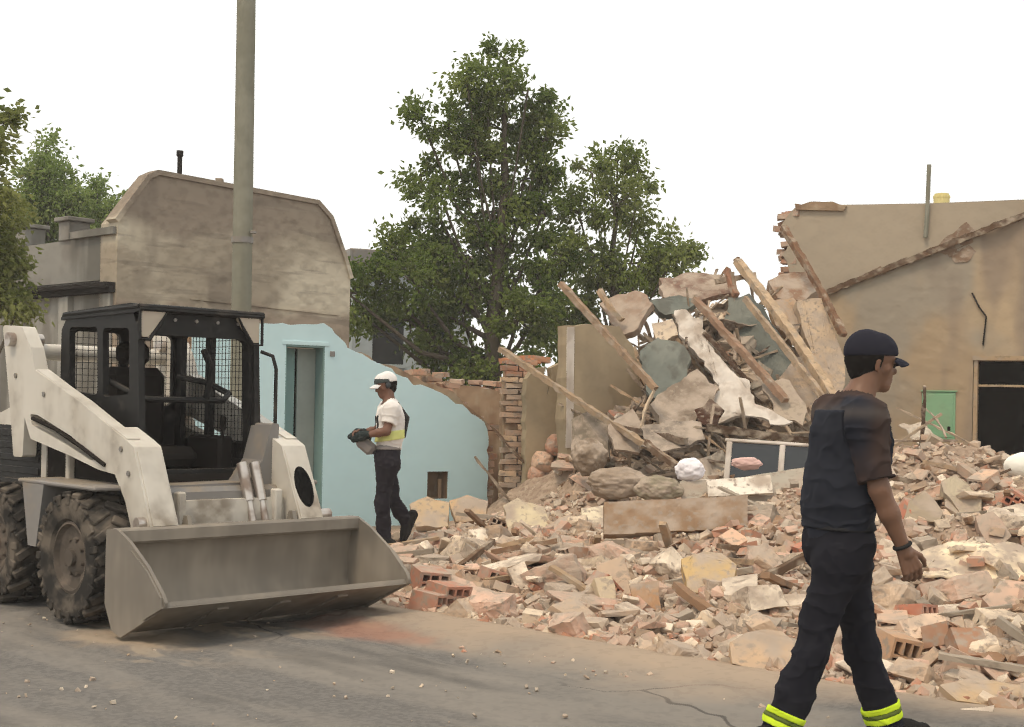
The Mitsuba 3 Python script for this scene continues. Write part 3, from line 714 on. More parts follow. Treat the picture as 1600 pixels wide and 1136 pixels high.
tree('light_green_tree', 'light green pointed tree behind the grey house', P(78, 640, 28) * [1, 1, 0],
     [(72, 235, 12, 36), (66, 275, 28, 32), (90, 290, 26, 34), (60, 320, 36, 30), (100, 325, 34, 30), (30, 330, 28, 26), (120, 345, 24, 26), (70, 380, 60, 40)], 28, .11, 20, LIGHT, .12, 23, .26, 70, limb_r=.05)
tree('light_green_tree', 'small light green tree with spiky shoots beside the brown building', P(160, 640, 29) * [1, 1, 0],
     [(152, 295, 16, 22), (150, 320, 26, 24), (185, 312, 18, 12), (172, 330, 28, 18), (135, 330, 16, 20), (160, 360, 40, 30)], 29, .11, 20, LIGHT, .10, 24, .22, 60, limb_r=.04)
tree('yellow_green_tree', 'yellow green tree crowding the left edge in front of the grey house', P(-60, 640, 15.5) * [1, 1, 0],
     [(-30, 300, 50, 50), (-8, 345, 34, 44), (-40, 390, 60, 50), (4, 395, 30, 40), (10, 440, 34, 34), (-18, 470, 50, 36), (30, 480, 26, 18), (6, 190, 10, 12), (-34, 230, 36, 40)], 15.5, .085, 9, [(0.13, 0.16, 0.05), (0.20, 0.225, 0.07), (0.27, 0.28, 0.11)], .1, 25, .20, 70, limb_r=.035)

# ------------------------------------------------------------------ skid steer loader (local frame: x forward, y to its left, z up, origin under the front axle)
LB = math.radians(44.5)
ML = np.eye(4)
ML[:3, 0] = (math.sin(LB), -math.cos(LB), 0); ML[:3, 1] = (math.cos(LB), math.sin(LB), 0); ML[:3, 3] = (-2.2, 9.237, -0.005)
LD = thing('skid_steer_loader', 'dusty white skid steer loader with black open cab, wide bucket tipped back on the road', 'loader')
def lp(name, mesh, m, smooth=False, parent=None, **k):
    return part(parent or LD, name, mesh, mat(m), smooth, M=ML, **k)
def rprism(pts, y0, y1, r=.02, holes=(), axis='y', hr=.04):
    return prism(smooth_poly(pts, r), y0, y1, [smooth_poly(h, hr) for h in holes], axis)
# chassis and engine
lp('chassis', cat(bbox(-1.72, .42, -.50, .50, .22, .88, .03), bbox(-1.5, .50, -.42, .42, .17, .6, .03)), 'grey_metal')
eng = lp('engine_cover', cat(rprism([(-1.95, .42), (-1.0, .42), (-1.0, 1.42), (-1.25, 1.46), (-1.88, 1.30), (-1.95, 1.1)], -.56, .56, .05)), 'white_paint', 30)
for s in (-1, 1): lp('grille', cat(bbox(-1.82, -1.08, s * .558 - .006, s * .558 + .006, .6, 1.24), *[bbox(-1.8, -1.1, s * .565 - .01, s * .565 + .01, .62 + .09 * k, .67 + .09 * k, .004) for k in range(7)]), 'black_paint', parent=eng)
lp('side_cover', bbox(-1.02, .18, -.55, -.47, .86, 1.16, .015), 'dark_engine')
lp('side_cover', bbox(-1.02, .18, .47, .55, .86, 1.16, .015), 'dark_engine')
lp('cover_post', bbox(-.63, -.58, -.60, -.55, .86, 1.10, .008), 'white_paint')
for s in (-1, 1):
    y0, y1 = sorted((s * .50, s * .86))
    lp('fender', cat(bbox(-.80, .30, y0, y1, .865, .895, .01), prism([(-.72, .87), (-.40, .87), (-.50, .45), (-.62, .45)], y0, y1)), 'grey_metal')
# wheels
def ring_profile(prof, n=48):
    a = np.arange(n) * 2 * math.pi / n
    prof = np.array(prof)
    v = np.stack([np.outer(np.cos(a), prof[:, 0]), np.broadcast_to(prof[:, 1], (n, len(prof))), np.outer(np.sin(a), prof[:, 0])], -1).reshape(-1, 3)
    k = len(prof); f = []
    for i in range(n):
        for j in range(k):
            A, B = i * k + j, i * k + (j + 1) % k
            D, E = ((i + 1) % n) * k + j, ((i + 1) % n) * k + (j + 1) % k
            f += [[A, D, E], [A, E, B]]
    m = trimesh.Trimesh(v, f, process=False)
    if m.volume < 0: m.invert()
    return m
tire_m = ring_profile([(.225, -.11), (.25, -.14), (.33, -.152), (.375, -.145), (.392, -.115), (.397, 0), (.392, .115), (.375, .145), (.33, .152), (.25, .14), (.225, .11)])
lugs = []
for k in range(19):
    for s in (-1, 1):
        l = box(0, s * .072, .405, .062, .155, .036, .008)
        l.apply_transform(trimesh.transformations.rotation_matrix(s * .55, (0, 0, 1), (0, s * .07, 0)))
        l2 = box(0, s * .146, .372, .05, .022, .07, .006)
        l.apply_transform(trimesh.transformations.rotation_matrix((k + (.5 if s > 0 else 0)) * 2 * math.pi / 19, (0, 1, 0)))
        l2.apply_transform(trimesh.transformations.rotation_matrix((k + (.5 if s > 0 else 0)) * 2 * math.pi / 19 + .1, (0, 1, 0)))
        lugs += [l, l2]
rim_m = ring_profile([(.232, -.12), (.232, .12), (.215, .125), (.20, .09), (.13, .075), (.09, .10), (.03, .10), (.03, -.05), (.2, -.05), (.21, -.12)])
bolts = cat(*[trimesh.creation.cylinder(.011, .03, sections=8, transform=trimesh.transformations.translation_matrix((.115 * math.cos(t), 0, .115 * math.sin(t))) @ trimesh.transformations.rotation_matrix(math.pi / 2, (1, 0, 0)) @ trimesh.transformations.translation_matrix((0, 0, -.088))) for t in np.arange(8) * math.pi / 4])
hub = trimesh.creation.cylinder(.055, .06, sections=20, transform=trimesh.transformations.rotation_matrix(math.pi / 2, (1, 0, 0), (0, 0, 0)) @ trimesh.transformations.translation_matrix((0, 0, -.1)))
for x in (0, -1.13):  # wheels
    for s in (-1, 1):
        R = trimesh.transformations.rotation_matrix(math.pi if s < 0 else 0, (0, 0, 1))
        R = trimesh.transformations.rotation_matrix(.3 + x, (0, 1, 0)) @ R
        R[:3, 3] = (x, s * .745, .425)
        wh = numbered(LD + '__wheel')
        part(wh, 'tyre', cat(tire_m, *lugs), mat('rubber'), 35, M=ML @ R)
        part(wh, 'rim', rim_m, mat('rim_dirt'), 35, M=ML @ R)
        part(wh, 'hub', cat(hub, bolts), mat('rim_dirt'), 35, M=ML @ R)
# lift arms
arm_leg = [(.12, 1.275), (.37, 1.185), (.45, 1.15), (.70, .62), (.46, .60), (.36, .80), (.22, .965), (.12, .975)]
arm_out = [(-1.49, 1.97), (-1.17, 1.95), (-1.03, 1.80), (-.95, 1.64), (-.28, 1.425), (.37, 1.185), (.45, 1.15), (.70, .62), (.46, .60), (.36, .80), (.22, .965), (.0, .985), (-.40, 1.06), (-1.0, 1.155), (-1.10, 1.30), (-1.12, 1.02), (-1.27, 1.02), (-1.34, 1.36)]
slot = [(-1.02, 1.33), (-.90, 1.325), (-.40, 1.195), (.02, 1.04), (-.12, 1.045), (-.42, 1.125), (-.98, 1.25)]
for s in (-1, 1):
    oy = .68 if s < 0 else .63
    y0, y1 = sorted((s * (oy - .10), s * oy))
    m = rprism(arm_out, y0, y1, .025, [slot], hr=.015)
    leg_ = rprism(arm_leg, *sorted((s * (oy - .195), s * (oy - .003))), .02)
    m = cat(m, leg_)
    ym = oy - .05; yl = oy - .1
    arm = lp('lift_arm', m, 'white_paint', 25)
    lp('arm_top_plate', cat(bar((-.93, s * ym, 1.64), (.36, s * ym, 1.193), .09, .012), bar((.465, s * yl, 1.12), (.68, s * yl, .665), .165, .012, up=(1, 0, 0))), 'white_paint', parent=arm)
    lp('pivot_pin', trimesh.creation.cylinder(.05, .26, sections=20, transform=trimesh.transformations.translation_matrix((-1.30, s * .6, 1.86)) @ trimesh.transformations.rotation_matrix(math.pi / 2, (1, 0, 0))), 'chrome', 40, parent=arm)
    lp('pivot_pin', trimesh.creation.cylinder(.04, .27, sections=20, transform=trimesh.transformations.translation_matrix((.60, s * .6, .68)) @ trimesh.transformations.rotation_matrix(math.pi / 2, (1, 0, 0))), 'chrome', 40, parent=arm)
    lp('hose', tube([(-.95, s * (oy + .01), 1.30), (-.6, s * (oy + .012), 1.235), (-.2, s * (oy + .012), 1.12), (.1, s * (oy + .01), 1.02)], .014, 7), 'dark_engine', 40, parent=arm)
    lp('lift_cylinder', cat(tube([(-1.35, s * .44, .80), (-.85, s * .44, 1.05)], .045, 14), tube([(-.85, s * .44, 1.05), (-.45, s * .44, 1.2)], .026, 12)), 'dark_engine', 40, parent=arm)
    # the dark oval opening in the front of the far arm's leg
    ov = trimesh.creation.icosphere(2, 1.0); ov.apply_scale((.022, .07, .15))
    O_ = trimesh.transformations.rotation_matrix(-.44, (0, 1, 0)); O_[:3, 3] = (.588, s * yl, .875)
    if s > 0: lp('front_opening', ov.copy().apply_transform(O_), 'black', 40, parent=arm, label='dark oval opening in the arm')
lp('arm_cross_tube', tube([(-1.32, -.6, 1.78), (-1.32, .6, 1.78)], .06, 16), 'white_paint', 40)
lp('arm_cross_tube', tube([(.30, -.5, .80), (.30, .5, .80)], .05, 16), 'grey_metal', 40)
# tool carrier plate and tilt cylinders
tp_ = lp('carrier_plate', cat(prism([(.42, .80), (.48, .80), (.53, .40), (.50, .14), (.42, .14)], -.48, .48), bbox(.46, .53, -.40, -.34, .3, .86, .01), bbox(.46, .53, .34, .40, .3, .86, .01)), 'white_paint')
for y_ in (.17, .27):
    lp('tilt_cylinder', cat(tube([(.37, y_, 1.03), (.47, y_, .78)], .036, 14), tube([(.47, y_, .78), (.545, y_, .58)], .024, 12)), 'chrome', 40)
# bucket
BK = numbered(LD + '__bucket')
def bp(name, mesh, m='steel', smooth=False, **k):
    return part(BK, name, mesh, mat(m), smooth, M=ML, **k)
shell_in = [(.655, .64), (.60, .42), (.60, .24), (.65, .11), (.75, .055), (1.25, .268)]
shell = sg.LineString(shell_in).buffer(.016, cap_style='flat', join_style='round')
bp('shell', prism(np.array(shell.exterior.coords)[:-1], -.9, .9), smooth=40)
bp('top_bar', cat(bbox(.625, .735, -.915, .915, .575, .665, .012)))
bp('cutting_edge', bar((1.13, -.915, .222), (1.13, .915, .222), .26, .026, up=(-.4, 0, .92), bev=0))
side = [(.575, .655), (.70, .665), (.86, .60), (1.07, .475), (1.24, .335), (1.275, .29), (1.27, .255), (.77, .02), (.66, .05), (.57, .20), (.57, .45)]
for s in (-1, 1):
    y0, y1 = sorted((s * .896, s * .918))
    sp_ = bp('side_plate', rprism(side, y0, y1, .02), smooth=30)
    bp('edge_plate', prism([(.90, .555), (1.09, .452), (1.25, .315), (1.265, .255), (1.05, .16), (1.06, .28)], *sorted((s * .918, s * .932))))
for y_ in (-.45, 0, .45):
    bp('wear_strip', bar((.78, y_, .045), (1.15, y_, .205), .08, .018))
# cab
CB = numbered(LD + '__cab')
def cp(name, mesh, m='black_paint', smooth=False, parent=None, **k):
    return part(parent or CB, name, mesh, mat(m), smooth, M=ML, **k)
sidep = [(-1.0, .92), (.16, .92), (.10, 1.88), (.03, 2.03), (-.90, 2.03), (-.99, 1.93)]
wn = [[(-.87, 1.95), (-.46, 1.94), (-.44, 1.47), (-.85, 1.50)], [(-.38, 1.93), (-.02, 1.92), (.0, 1.48), (-.36, 1.46)]]
wf = [[(-.86, 1.93), (-.52, 1.93), (-.52, 1.04), (-.86, 1.04)], [(-.46, 1.93), (-.05, 1.92), (-.01, 1.04), (-.46, 1.04)]]
def grille_mesh(x0, x1, z0, z1, y, step=.045, r=.0019):
    ms = [box((x0 + x1) / 2, y, z, x1 - x0, r * 2, r * 2) for z in np.arange(z0, z1, step)] + [box(x, y, (z0 + z1) / 2, r * 2, r * 2, z1 - z0) for x in np.arange(x0, x1, step)]
    return cat(*ms)
for s, wins in ((-1, wn), (1, wf)):
    y0, y1 = sorted((s * .425, s * .47))
    sd = cp('side_frame', rprism(sidep, y0, y1, .03, wins, hr=.035), smooth=30)
    for w in wins if s > 0 else ():
        w = np.array(w)
        cp('mesh_grille', grille_mesh(w[:, 0].min() - .01, w[:, 0].max() + .01, w[:, 1].min() - .01, w[:, 1].max() + .01, s * .447), parent=sd)
front = [(-.47, .92), (.47, .92), (.47, 1.95), (.40, 2.04), (-.40, 2.04), (-.47, 1.95)]
fh = [(-.425, .98), (.40, .98), (.40, 1.88), (-.425, 1.88)]
cp('front_frame', rprism(front, .03, .09, .03, [fh], axis='x', hr=.09), smooth=30)
rear = [(-.44, .92), (.44, .92), (.44, 2.0), (-.44, 2.0)]
rh = [[(-.40, 1.40), (-.03, 1.40), (-.03, 1.93), (-.40, 1.93)], [(.03, 1.40), (.40, 1.40), (.40, 1.93), (.03, 1.93)]]
rf = cp('rear_frame', rprism(rear, -.98, -.94, .03, rh, axis='x', hr=.05), smooth=30)
m_ = grille_mesh(-.41, .41, 1.39, 1.94, 0); m_.apply_transform(trimesh.transformations.rotation_matrix(math.pi / 2, (0, 0, 1))); m_.apply_translation((-.96, 0, 0))
cp('rear_mesh', m_, parent=rf)
rfm = prism(smooth_poly([(-1.0, 1.99), (-.93, 2.055), (.02, 2.085), (.14, 2.07), (.15, 2.035), (.08, 2.02), (-.94, 2.005)], .01), -.485, .485)
roof = cp('roof', rfm, smooth=30)
cp('roof_rim', cat(tube([(.13, -.48, 2.06), (.13, .48, 2.06)], .018, 8), *[tube([(.13, s * .48, 2.06), (-.93, s * .48, 2.04)], .016, 8) for s in (-1, 1)]), smooth=40, parent=roof)
cp('roof_rib', cat(*[bbox(-.85, -.05, y - .02, y + .02, 2.05, 2.088, .006) for y in (-.25, 0, .25)]), parent=roof)
for s in (-1, 1):
    ya, yb = s * .455, s * .27
    lpg = [(ya, 2.035), (yb, 2.035), (s * .33, 1.955), (s * .41, 1.86), (ya, 1.86)]
    hl = cp('work_light', prism(smooth_poly(lpg, .012), .085, .125, axis='x'), 'lamp_glass', parent=None)
    cp('light_rim', tube([(.13, y, z) for y, z in [(ya + s * .02, 2.05), (yb, 2.045), (s * .325, 1.95), (s * .40, 1.845), (ya + s * .02, 1.845)]], .012, 7, closed=True), parent=hl)
cp('guard_loop', tube([(.11, .485, 1.80), (.20, .52, 1.77), (.23, .53, 1.68), (.23, .53, 1.28), (.19, .52, 1.18), (.11, .485, 1.15)], .013, 8), smooth=40)
cp('front_sill', prism(np.array(sg.Polygon([(-.50, .76), (.36, .76), (.47, .88), (.49, 1.30), (.43, 1.30), (.36, 1.05), (.24, .90), (-.36, .89), (-.44, .98), (-.50, 1.1)]).buffer(-.02).buffer(.02).exterior.coords)[:-1], .092, .34, axis='x'), 'grey_metal', 30, label='grey rounded foot well panel')
cp('floor', bbox(-.95, .1, -.42, .42, .90, .95), 'dark_engine')
st = cp('seat', cat(bbox(-.80, -.28, -.25, .25, .98, 1.12, .05), bbox(-.88, -.72, -.24, .24, 1.05, 1.68, .06)), 'dark_engine', 30)
cp('headrest', bbox(-.87, -.77, -.13, .13, 1.70, 1.86, .04), 'dark_engine', 30, parent=st)
cp('seat_bar', tube([(-.85, .40, 1.62), (-.45, .40, 1.58), (-.15, .39, 1.50), (-.08, .30, 1.45), (-.08, -.30, 1.45), (-.15, -.39, 1.50), (-.45, -.40, 1.58)], .022, 9), smooth=40)
cp('seat_bar_pad', tube([(-.08, .16, 1.45), (-.02, .17, 1.66), (-.02, .10, 1.80)], .024, 9), smooth=40)
for y_ in (-.33, .33):
    cp('control_lever', cat(tube([(-.15, y_, .98), (-.12, y_, 1.25)], .014, 8), box(-.12, y_, 1.29, .045, .045, .11, .015)), 'dark_engine', 40)
cp('arm_console', bbox(-.55, -.12, .30, .42, .95, 1.20, .02), 'dark_engine')
cp('arm_console', bbox(-.55, -.12, -.42, -.30, .95, 1.20, .02), 'dark_engine')

# ------------------------------------------------------------------ debris: helpers
def hit(px, py, lo=5.5, hi=19.0):
    """Where the photo's ray meets the rubble."""
    Y = np.arange(lo, hi, 0.03)
    p = EYE + ray(px, py) * Y[:, None]
    below = p[:, 2] < np.maximum(heap(p[:, 0], p[:, 1]), 0)
    return p[np.argmax(below)] if below.any() else p[-1]
def slab_mesh(pxs, Y, nrm, th, step=.09, amp=.010, seed=1, at=None):
    """A broken plate whose face has the outline seen in the photo, at distance Y, facing nrm, th thick."""
    nrm = np.asarray(nrm, float); nrm /= np.linalg.norm(nrm)
    c = np.mean(pxs, axis=0)
    if at is not None: p0 = at
    elif Y < 13.4:                                           # a piece of the field: its lower edge rests on the rubble
        p0 = hit(c[0], max(y for _, y in pxs) - 4); p0 = p0 + (EYE - p0) * .012
    else: p0 = P(c[0], c[1], Y)
    q = np.array([on_plane(x, y, p0, nrm) for x, y in pxs])
    u = np.cross([0, 0, 1], nrm); u /= np.linalg.norm(u); v = np.cross(nrm, u)
    xy = np.stack([(q - p0) @ u, (q - p0) @ v], 1)
    xy = np.array(jag([*map(tuple, xy), tuple(xy[0])], step, amp, seed))[:-1]
    pg = sg.Polygon(xy).buffer(0)
    if pg.geom_type != 'Polygon': pg = max(pg.geoms, key=lambda g: g.area)
    m = trimesh.creation.extrude_polygon(pg, th, engine='earcut')
    m = refine(m, .085)
    r = np.random.default_rng(seed)
    w = m.vertices.copy()
    w[:, 2] += ((meshkit.fbm(w * 3 + seed, 3) - .5) * .05 + (meshkit.fbm(w * 14 + seed, 3) - .5) * .022) * min(1, th / .08) + (w[:, 2] < th / 2) * (meshkit.fbm(w * 9 + seed, 2) - .5) * .05
    m.vertices = p0 + np.outer(w[:, 0], u) + np.outer(w[:, 1], v) + np.outer(w[:, 2] - th, nrm)
    return m
def slab(name, label, cat_, pxs, Y, nrm, th, col=None, m='rubble', seed=1, group=None, **k):
    t = thing(name, label, cat_, group)
    shape(t, slab_mesh(pxs, Y, nrm, th, seed=seed, **k), mat(m), color=col)
    return t
def chunk(r, d, k=7):
    c = (np.array(list(np.ndindex(2, 2, 2))) * 2 - 1) * np.asarray(d) / 2
    c = c * r.uniform(.62, 1.0, c.shape)
    e = r.uniform(-1, 1, (k, 3)); e /= np.abs(e).max(1)[:, None]
    pts = np.vstack([c, e * np.asarray(d) / 2 * r.uniform(.75, .98, (k, 1))])
    h = ConvexHull(pts)
    m = trimesh.Trimesh(pts, h.simplices, process=True)
    trimesh.repair.fix_normals(m)
    return m
def rough(m, L, seed, amp=.10):
    size = np.ptp(m.vertices, axis=0).max()
    m = refine(m, L)
    v = m.vertices
    d = v / (np.linalg.norm(v, axis=1, keepdims=True) + 1e-9)
    m.vertices = v + d * (meshkit.fbm(v / size * 4.5 + seed * 1.7, 4)[:, None] - .5) * size * amp * 2
    return m
def hollow_brick(L, W, H, r):
    hs = []
    for i in range(3):
        for j in range(2):
            hs.append([(-W / 2 + .018 + i * (W - .02) / 3, -H / 2 + .018 + j * (H - .02) / 2), (-W / 2 + .002 + (i + 1) * (W - .02) / 3, -H / 2 + .018 + j * (H - .02) / 2),
                       (-W / 2 + .002 + (i + 1) * (W - .02) / 3, -H / 2 + .0 + (j + 1) * (H - .02) / 2), (-W / 2 + .018 + i * (W - .02) / 3, -H / 2 + .0 + (j + 1) * (H - .02) / 2)])
    m = prism([(-W / 2, -H / 2), (W / 2, -H / 2), (W / 2, H / 2), (-W / 2, H / 2)], -L / 2, L / 2, hs)
    v = m.vertices.copy()
    v[:, 1] += (v[:, 1] > 0) * r.normal(0, L * .06, len(v))
    m.vertices = v + r.normal(0, .002, v.shape)
    return m
def rot(r, tilt):
    return trimesh.transformations.euler_matrix(r.normal(0, tilt), r.normal(0, tilt), r.uniform(0, 6.28))
def place(m, p, R):
    m = m.copy(); m.apply_transform(R); m.apply_translation(p)
    return m
TAN = srgb(190, 166, 142); CREAM = srgb(212, 194, 170); PINK = srgb(200, 168, 148); GREY = srgb(156, 145, 131); PALE = srgb(226, 212, 192)
ORANGE = srgb(190, 140, 116); BROWN = srgb(150, 120, 96); WOODL = srgb(178, 152, 124); WOODD = srgb(104, 84, 68)

# ------------------------------------------------------------------ debris: the collapsed roof pile
up = (-.1, -.85, .5)
slab('roof_slab', 'dark brown broken roof slab lying across the top of the collapsed pile', 'roof slab', [(1030, 434), (1085, 425), (1145, 430), (1152, 452), (1090, 470), (1038, 466)], 17.8, (0, -.7, .7), .10, srgb(126, 102, 90), seed=2, amp=.02)
slab('plaster_wall_chunk', 'dull grey green plastered wall chunk leaning between the beams at the top of the pile', 'wall chunk', [(1138, 466), (1170, 458), (1192, 480), (1222, 530), (1250, 580), (1240, 620), (1190, 606), (1150, 560), (1132, 510)], 16.9, (-.35, -.8, .45), .16, m='teal_grey', seed=3)
slab('plaster_wall_chunk', 'dull green grey flat wall slab right of the beige upright slab', 'wall chunk', [(1000, 548), (1024, 528), (1062, 534), (1084, 566), (1060, 612), (1018, 622), (1004, 590)], 15.9, (-.1, -.8, .5), .09, m='teal_grey', seed=4, amp=.02)
slab('plaster_wall_chunk', 'grey brown flat wall slab lying left of the foot of the white sheet', 'wall chunk', [(1016, 632), (1052, 600), (1090, 578), (1122, 606), (1108, 642), (1070, 664), (1030, 668)], 15.5, (.1, -.7, .65), .09, srgb(132, 118, 104), seed=64, amp=.02)
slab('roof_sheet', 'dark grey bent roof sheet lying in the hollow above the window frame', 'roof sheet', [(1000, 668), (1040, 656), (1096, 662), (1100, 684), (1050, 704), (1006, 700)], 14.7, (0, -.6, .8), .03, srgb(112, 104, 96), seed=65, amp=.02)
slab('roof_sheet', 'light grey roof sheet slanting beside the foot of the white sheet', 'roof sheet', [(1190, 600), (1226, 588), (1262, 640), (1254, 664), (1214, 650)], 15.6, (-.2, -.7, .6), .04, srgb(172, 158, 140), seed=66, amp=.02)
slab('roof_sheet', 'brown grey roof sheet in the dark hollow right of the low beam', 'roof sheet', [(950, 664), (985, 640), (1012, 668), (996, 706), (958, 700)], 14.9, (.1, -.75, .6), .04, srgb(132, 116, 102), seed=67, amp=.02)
slab('plaster_wall_chunk', 'cream plaster piece wedged under the top left of the pile', 'wall chunk', [(1018, 506), (1050, 498), (1060, 522), (1028, 538)], 16.6, (-.2, -.8, .4), .10, CREAM, seed=5)
slab('plaster_wall_chunk', 'dark green grey plaster piece above the white sheet', 'wall chunk', [(1015, 470), (1060, 462), (1098, 470), (1070, 486), (1040, 492)], 17.2, (0, -.7, .6), .10, m='teal_grey', seed=6)
slab('plaster_wall_chunk', 'grey brown masonry piece at the upper left end of the pile', 'wall chunk', [(936, 474), (965, 458), (1005, 455), (1020, 476), (1000, 512), (978, 522), (955, 500)], 16.9, (-.3, -.7, .5), .10, srgb(150, 128, 112), seed=7, amp=.02)
slab('plaster_wall_chunk', 'beige wall chunk standing low behind the white sheet beside the walking man', 'wall chunk', [(1218, 590), (1245, 560), (1285, 548), (1304, 600), (1298, 655), (1255, 662), (1222, 640)], 16.2, (.1, -.85, .4), .2, srgb(176, 154, 130), seed=8)
slab('plaster_wall_chunk', 'pale beige broken masonry face running down under the ochre building end', 'wall chunk', [(1245, 470), (1282, 465), (1300, 510), (1320, 560), (1318, 640), (1292, 640), (1276, 570), (1256, 520)], 17.4, (.1, -.8, .35), .25, srgb(190, 168, 142), seed=9)
slab('plaster_wall_chunk', 'brown jutting masonry ledge below the ragged end of the ochre building', 'wall chunk', [(1200, 438), (1222, 428), (1262, 424), (1284, 450), (1252, 470), (1215, 464)], 18.3, (0, -.6, .6), .25, srgb(140, 112, 92), seed=10)
slab('plaster_wall_chunk', 'rough orange brown masonry lump under the ragged wall end', 'wall chunk', [(1205, 470), (1240, 464), (1262, 500), (1240, 530), (1212, 505)], 17.7, (0, -.75, .5), .22, srgb(172, 142, 112), seed=11)
slab('plaster_wall_chunk', 'grey slanted slab between the low beam and the beige upright slab', 'wall chunk', [(893, 655), (925, 640), (955, 668), (950, 715), (905, 730), (892, 700)], 15.3, (-.2, -.85, .35), .14, srgb(126, 116, 102), seed=12)
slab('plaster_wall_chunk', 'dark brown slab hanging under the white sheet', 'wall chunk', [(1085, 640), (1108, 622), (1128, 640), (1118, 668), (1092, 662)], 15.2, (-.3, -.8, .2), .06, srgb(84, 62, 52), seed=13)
for i, (o_, th_) in enumerate((([(1460, 392), (1472, 372), (1496, 360), (1508, 346), (1524, 362), (1518, 380), (1498, 388), (1486, 402)], .05), ([(1336, 442), (1350, 426), (1376, 416), (1384, 426), (1360, 440)], .04), ([(1484, 396), (1512, 384), (1526, 392), (1510, 410), (1490, 412)], .04))):
    c_ = np.mean(o_, axis=0); Yw = on_plane(c_[0], c_[1], R0, nr)[1]
    part(right, 'plaster_remnant', slab_mesh(o_, Yw - .02, -nr, th_ + .03, .06, .012, 70 + i), mat('rubble'), color=srgb(132, 110, 92))
# white crumpled sheet
t_ = thing('white_sheet', 'long pale plaster sheet torn and folded down the middle of the pile', 'sheet')
m = slab_mesh([(1053, 486), (1068, 480), (1084, 496), (1096, 492), (1106, 535), (1150, 588), (1172, 595), (1180, 630), (1205, 640), (1236, 660), (1205, 662), (1192, 650), (1150, 650), (1112, 664), (1124, 640), (1102, 622), (1124, 604), (1095, 560), (1060, 522)], 15.9, (-.15, -.72, .68), .035, .06, .012, 14)
v = m.vertices.copy(); v[:, 1] += (meshkit.fbm(v * 3.5, 3) - .5) * .22; m.vertices = v
shape(t_, m, mat('white_sheet'), smooth=35)
# beams
def beam(label, a, b, w, h, col, seed, name='timber_beam', warp=.05):
    t = thing(name, label, 'beam')
    m = bar(P(*a), P(*b), w * .78, h * .8, warp=warp, seed=seed)
    shape(t, m, mat('wood'), color=np.asarray(col) * (.62 + .7 * meshkit.fbm(m.vertices * 9 + seed, 3)[:, None]))
beam('dark topped light timber leaning steeply across the beige upright slab', (876, 443, 15.9), (1024, 608, 15.1), .10, .08, srgb(150, 126, 104), 1)
beam('long thin timber sloping down from the brick pier over the low rubble', (782, 545, 16.6), (1062, 730, 14.2), .085, .075, srgb(158, 136, 112), 2)
beam('short timber end sticking up at the upper left of the pile', (936, 454, 16.9), (972, 500, 16.7), .09, .07, srgb(170, 146, 120), 3)
beam('thick light timber beam leaning down from the peak of the pile to the walking man', (1152, 408, 17.4), (1310, 632, 15.4), .15, .10, srgb(184, 160, 132), 4)
beam('dark timber beam dropping steeply from the ragged end of the ochre building', (1224, 356, 18.6), (1318, 524, 17.3), .11, .09, srgb(122, 94, 74), 5)
beam('brown timber beam parallel to the white sheet on its right', (1086, 468, 16.7), (1228, 626, 15.5), .12, .09, srgb(150, 122, 102), 6)
beam('grey timber beam under the thick light beam beside the grey green chunk', (1164, 466, 16.6), (1300, 640, 15.3), .07, .09, srgb(168, 146, 122), 7)
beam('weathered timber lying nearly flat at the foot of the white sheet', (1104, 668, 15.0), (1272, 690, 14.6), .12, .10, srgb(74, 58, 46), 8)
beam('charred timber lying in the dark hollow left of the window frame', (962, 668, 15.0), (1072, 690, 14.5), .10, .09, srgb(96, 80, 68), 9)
beam('curved grey batten over the dark hollow', (1000, 700, 14.6), (1100, 668, 14.8), .06, .05, srgb(150, 136, 120), 10, warp=.15)
beam('short brown timber lying behind the white bag', (1010, 690, 14.3), (1056, 728, 14.0), .09, .07, srgb(110, 90, 74), 11)
beam('splintered pale lath standing in the dark hollow', (1022, 610, 15.0), (1002, 668, 14.8), .03, .05, srgb(190, 170, 146), 12)
beam('slim dark timber in the middle of the pile under the brown beam', (1100, 520, 16.4), (1170, 600, 15.9), .06, .06, srgb(88, 70, 58), 13)
for i, (a, b) in enumerate((((1150, 404, 17.6), (1172, 440, 17.5)), ((1118, 440, 17.5), (1180, 430, 17.6)), ((1136, 422, 17.6), (1150, 462, 17.3)))):
    beam(['splintered upright timber at the very peak of the pile', 'pale crossing timber just below the peak of the pile', 'short reddish timber hanging from the peak of the pile'][i], a, b, .10, .09, [srgb(110, 84, 68), srgb(186, 168, 148), srgb(150, 112, 92)][i], 20 + i)
# window frame with dark panes, half buried
wfp = thing('window_frame', 'white metal window frame with dark panes half buried in front of the pile', 'window frame')
wq0, wq1 = P(1062, 700, 14.3), P(1282, 700, 13.9)
Mw = basis((wq0[0], wq0[1], 0), (wq1 - wq0)[:2]); Mw = Mw @ trimesh.transformations.euler_matrix(-.25, .04, 0)
Lw = np.linalg.norm((wq1 - wq0)[:2]); zw0, zw1 = P(1160, 748, 14.1)[2], P(1160, 684, 14.1)[2]
for (x0, x1) in ((.48, .98), (1.04, Lw)):
    part(wfp, 'pane', bbox(x0, x1, .0, .02, zw0, zw1), mat('pane'), M=Mw)
part(wfp, 'top_rail', bbox(.40, Lw + .02, -.03, .04, zw1, zw1 + .035, .008), mat('white_sheet'), M=Mw)
part(wfp, 'bottom_rail', bbox(-.02, Lw + .02, -.04, .04, zw0 - .05, zw0, .008), mat('white_sheet'), M=Mw)
for x in (.42, .98, Lw):
    part(wfp, 'mullion', bbox(x, x + .06, -.03, .035, zw0, zw1, .008), mat('white_sheet'), M=Mw)
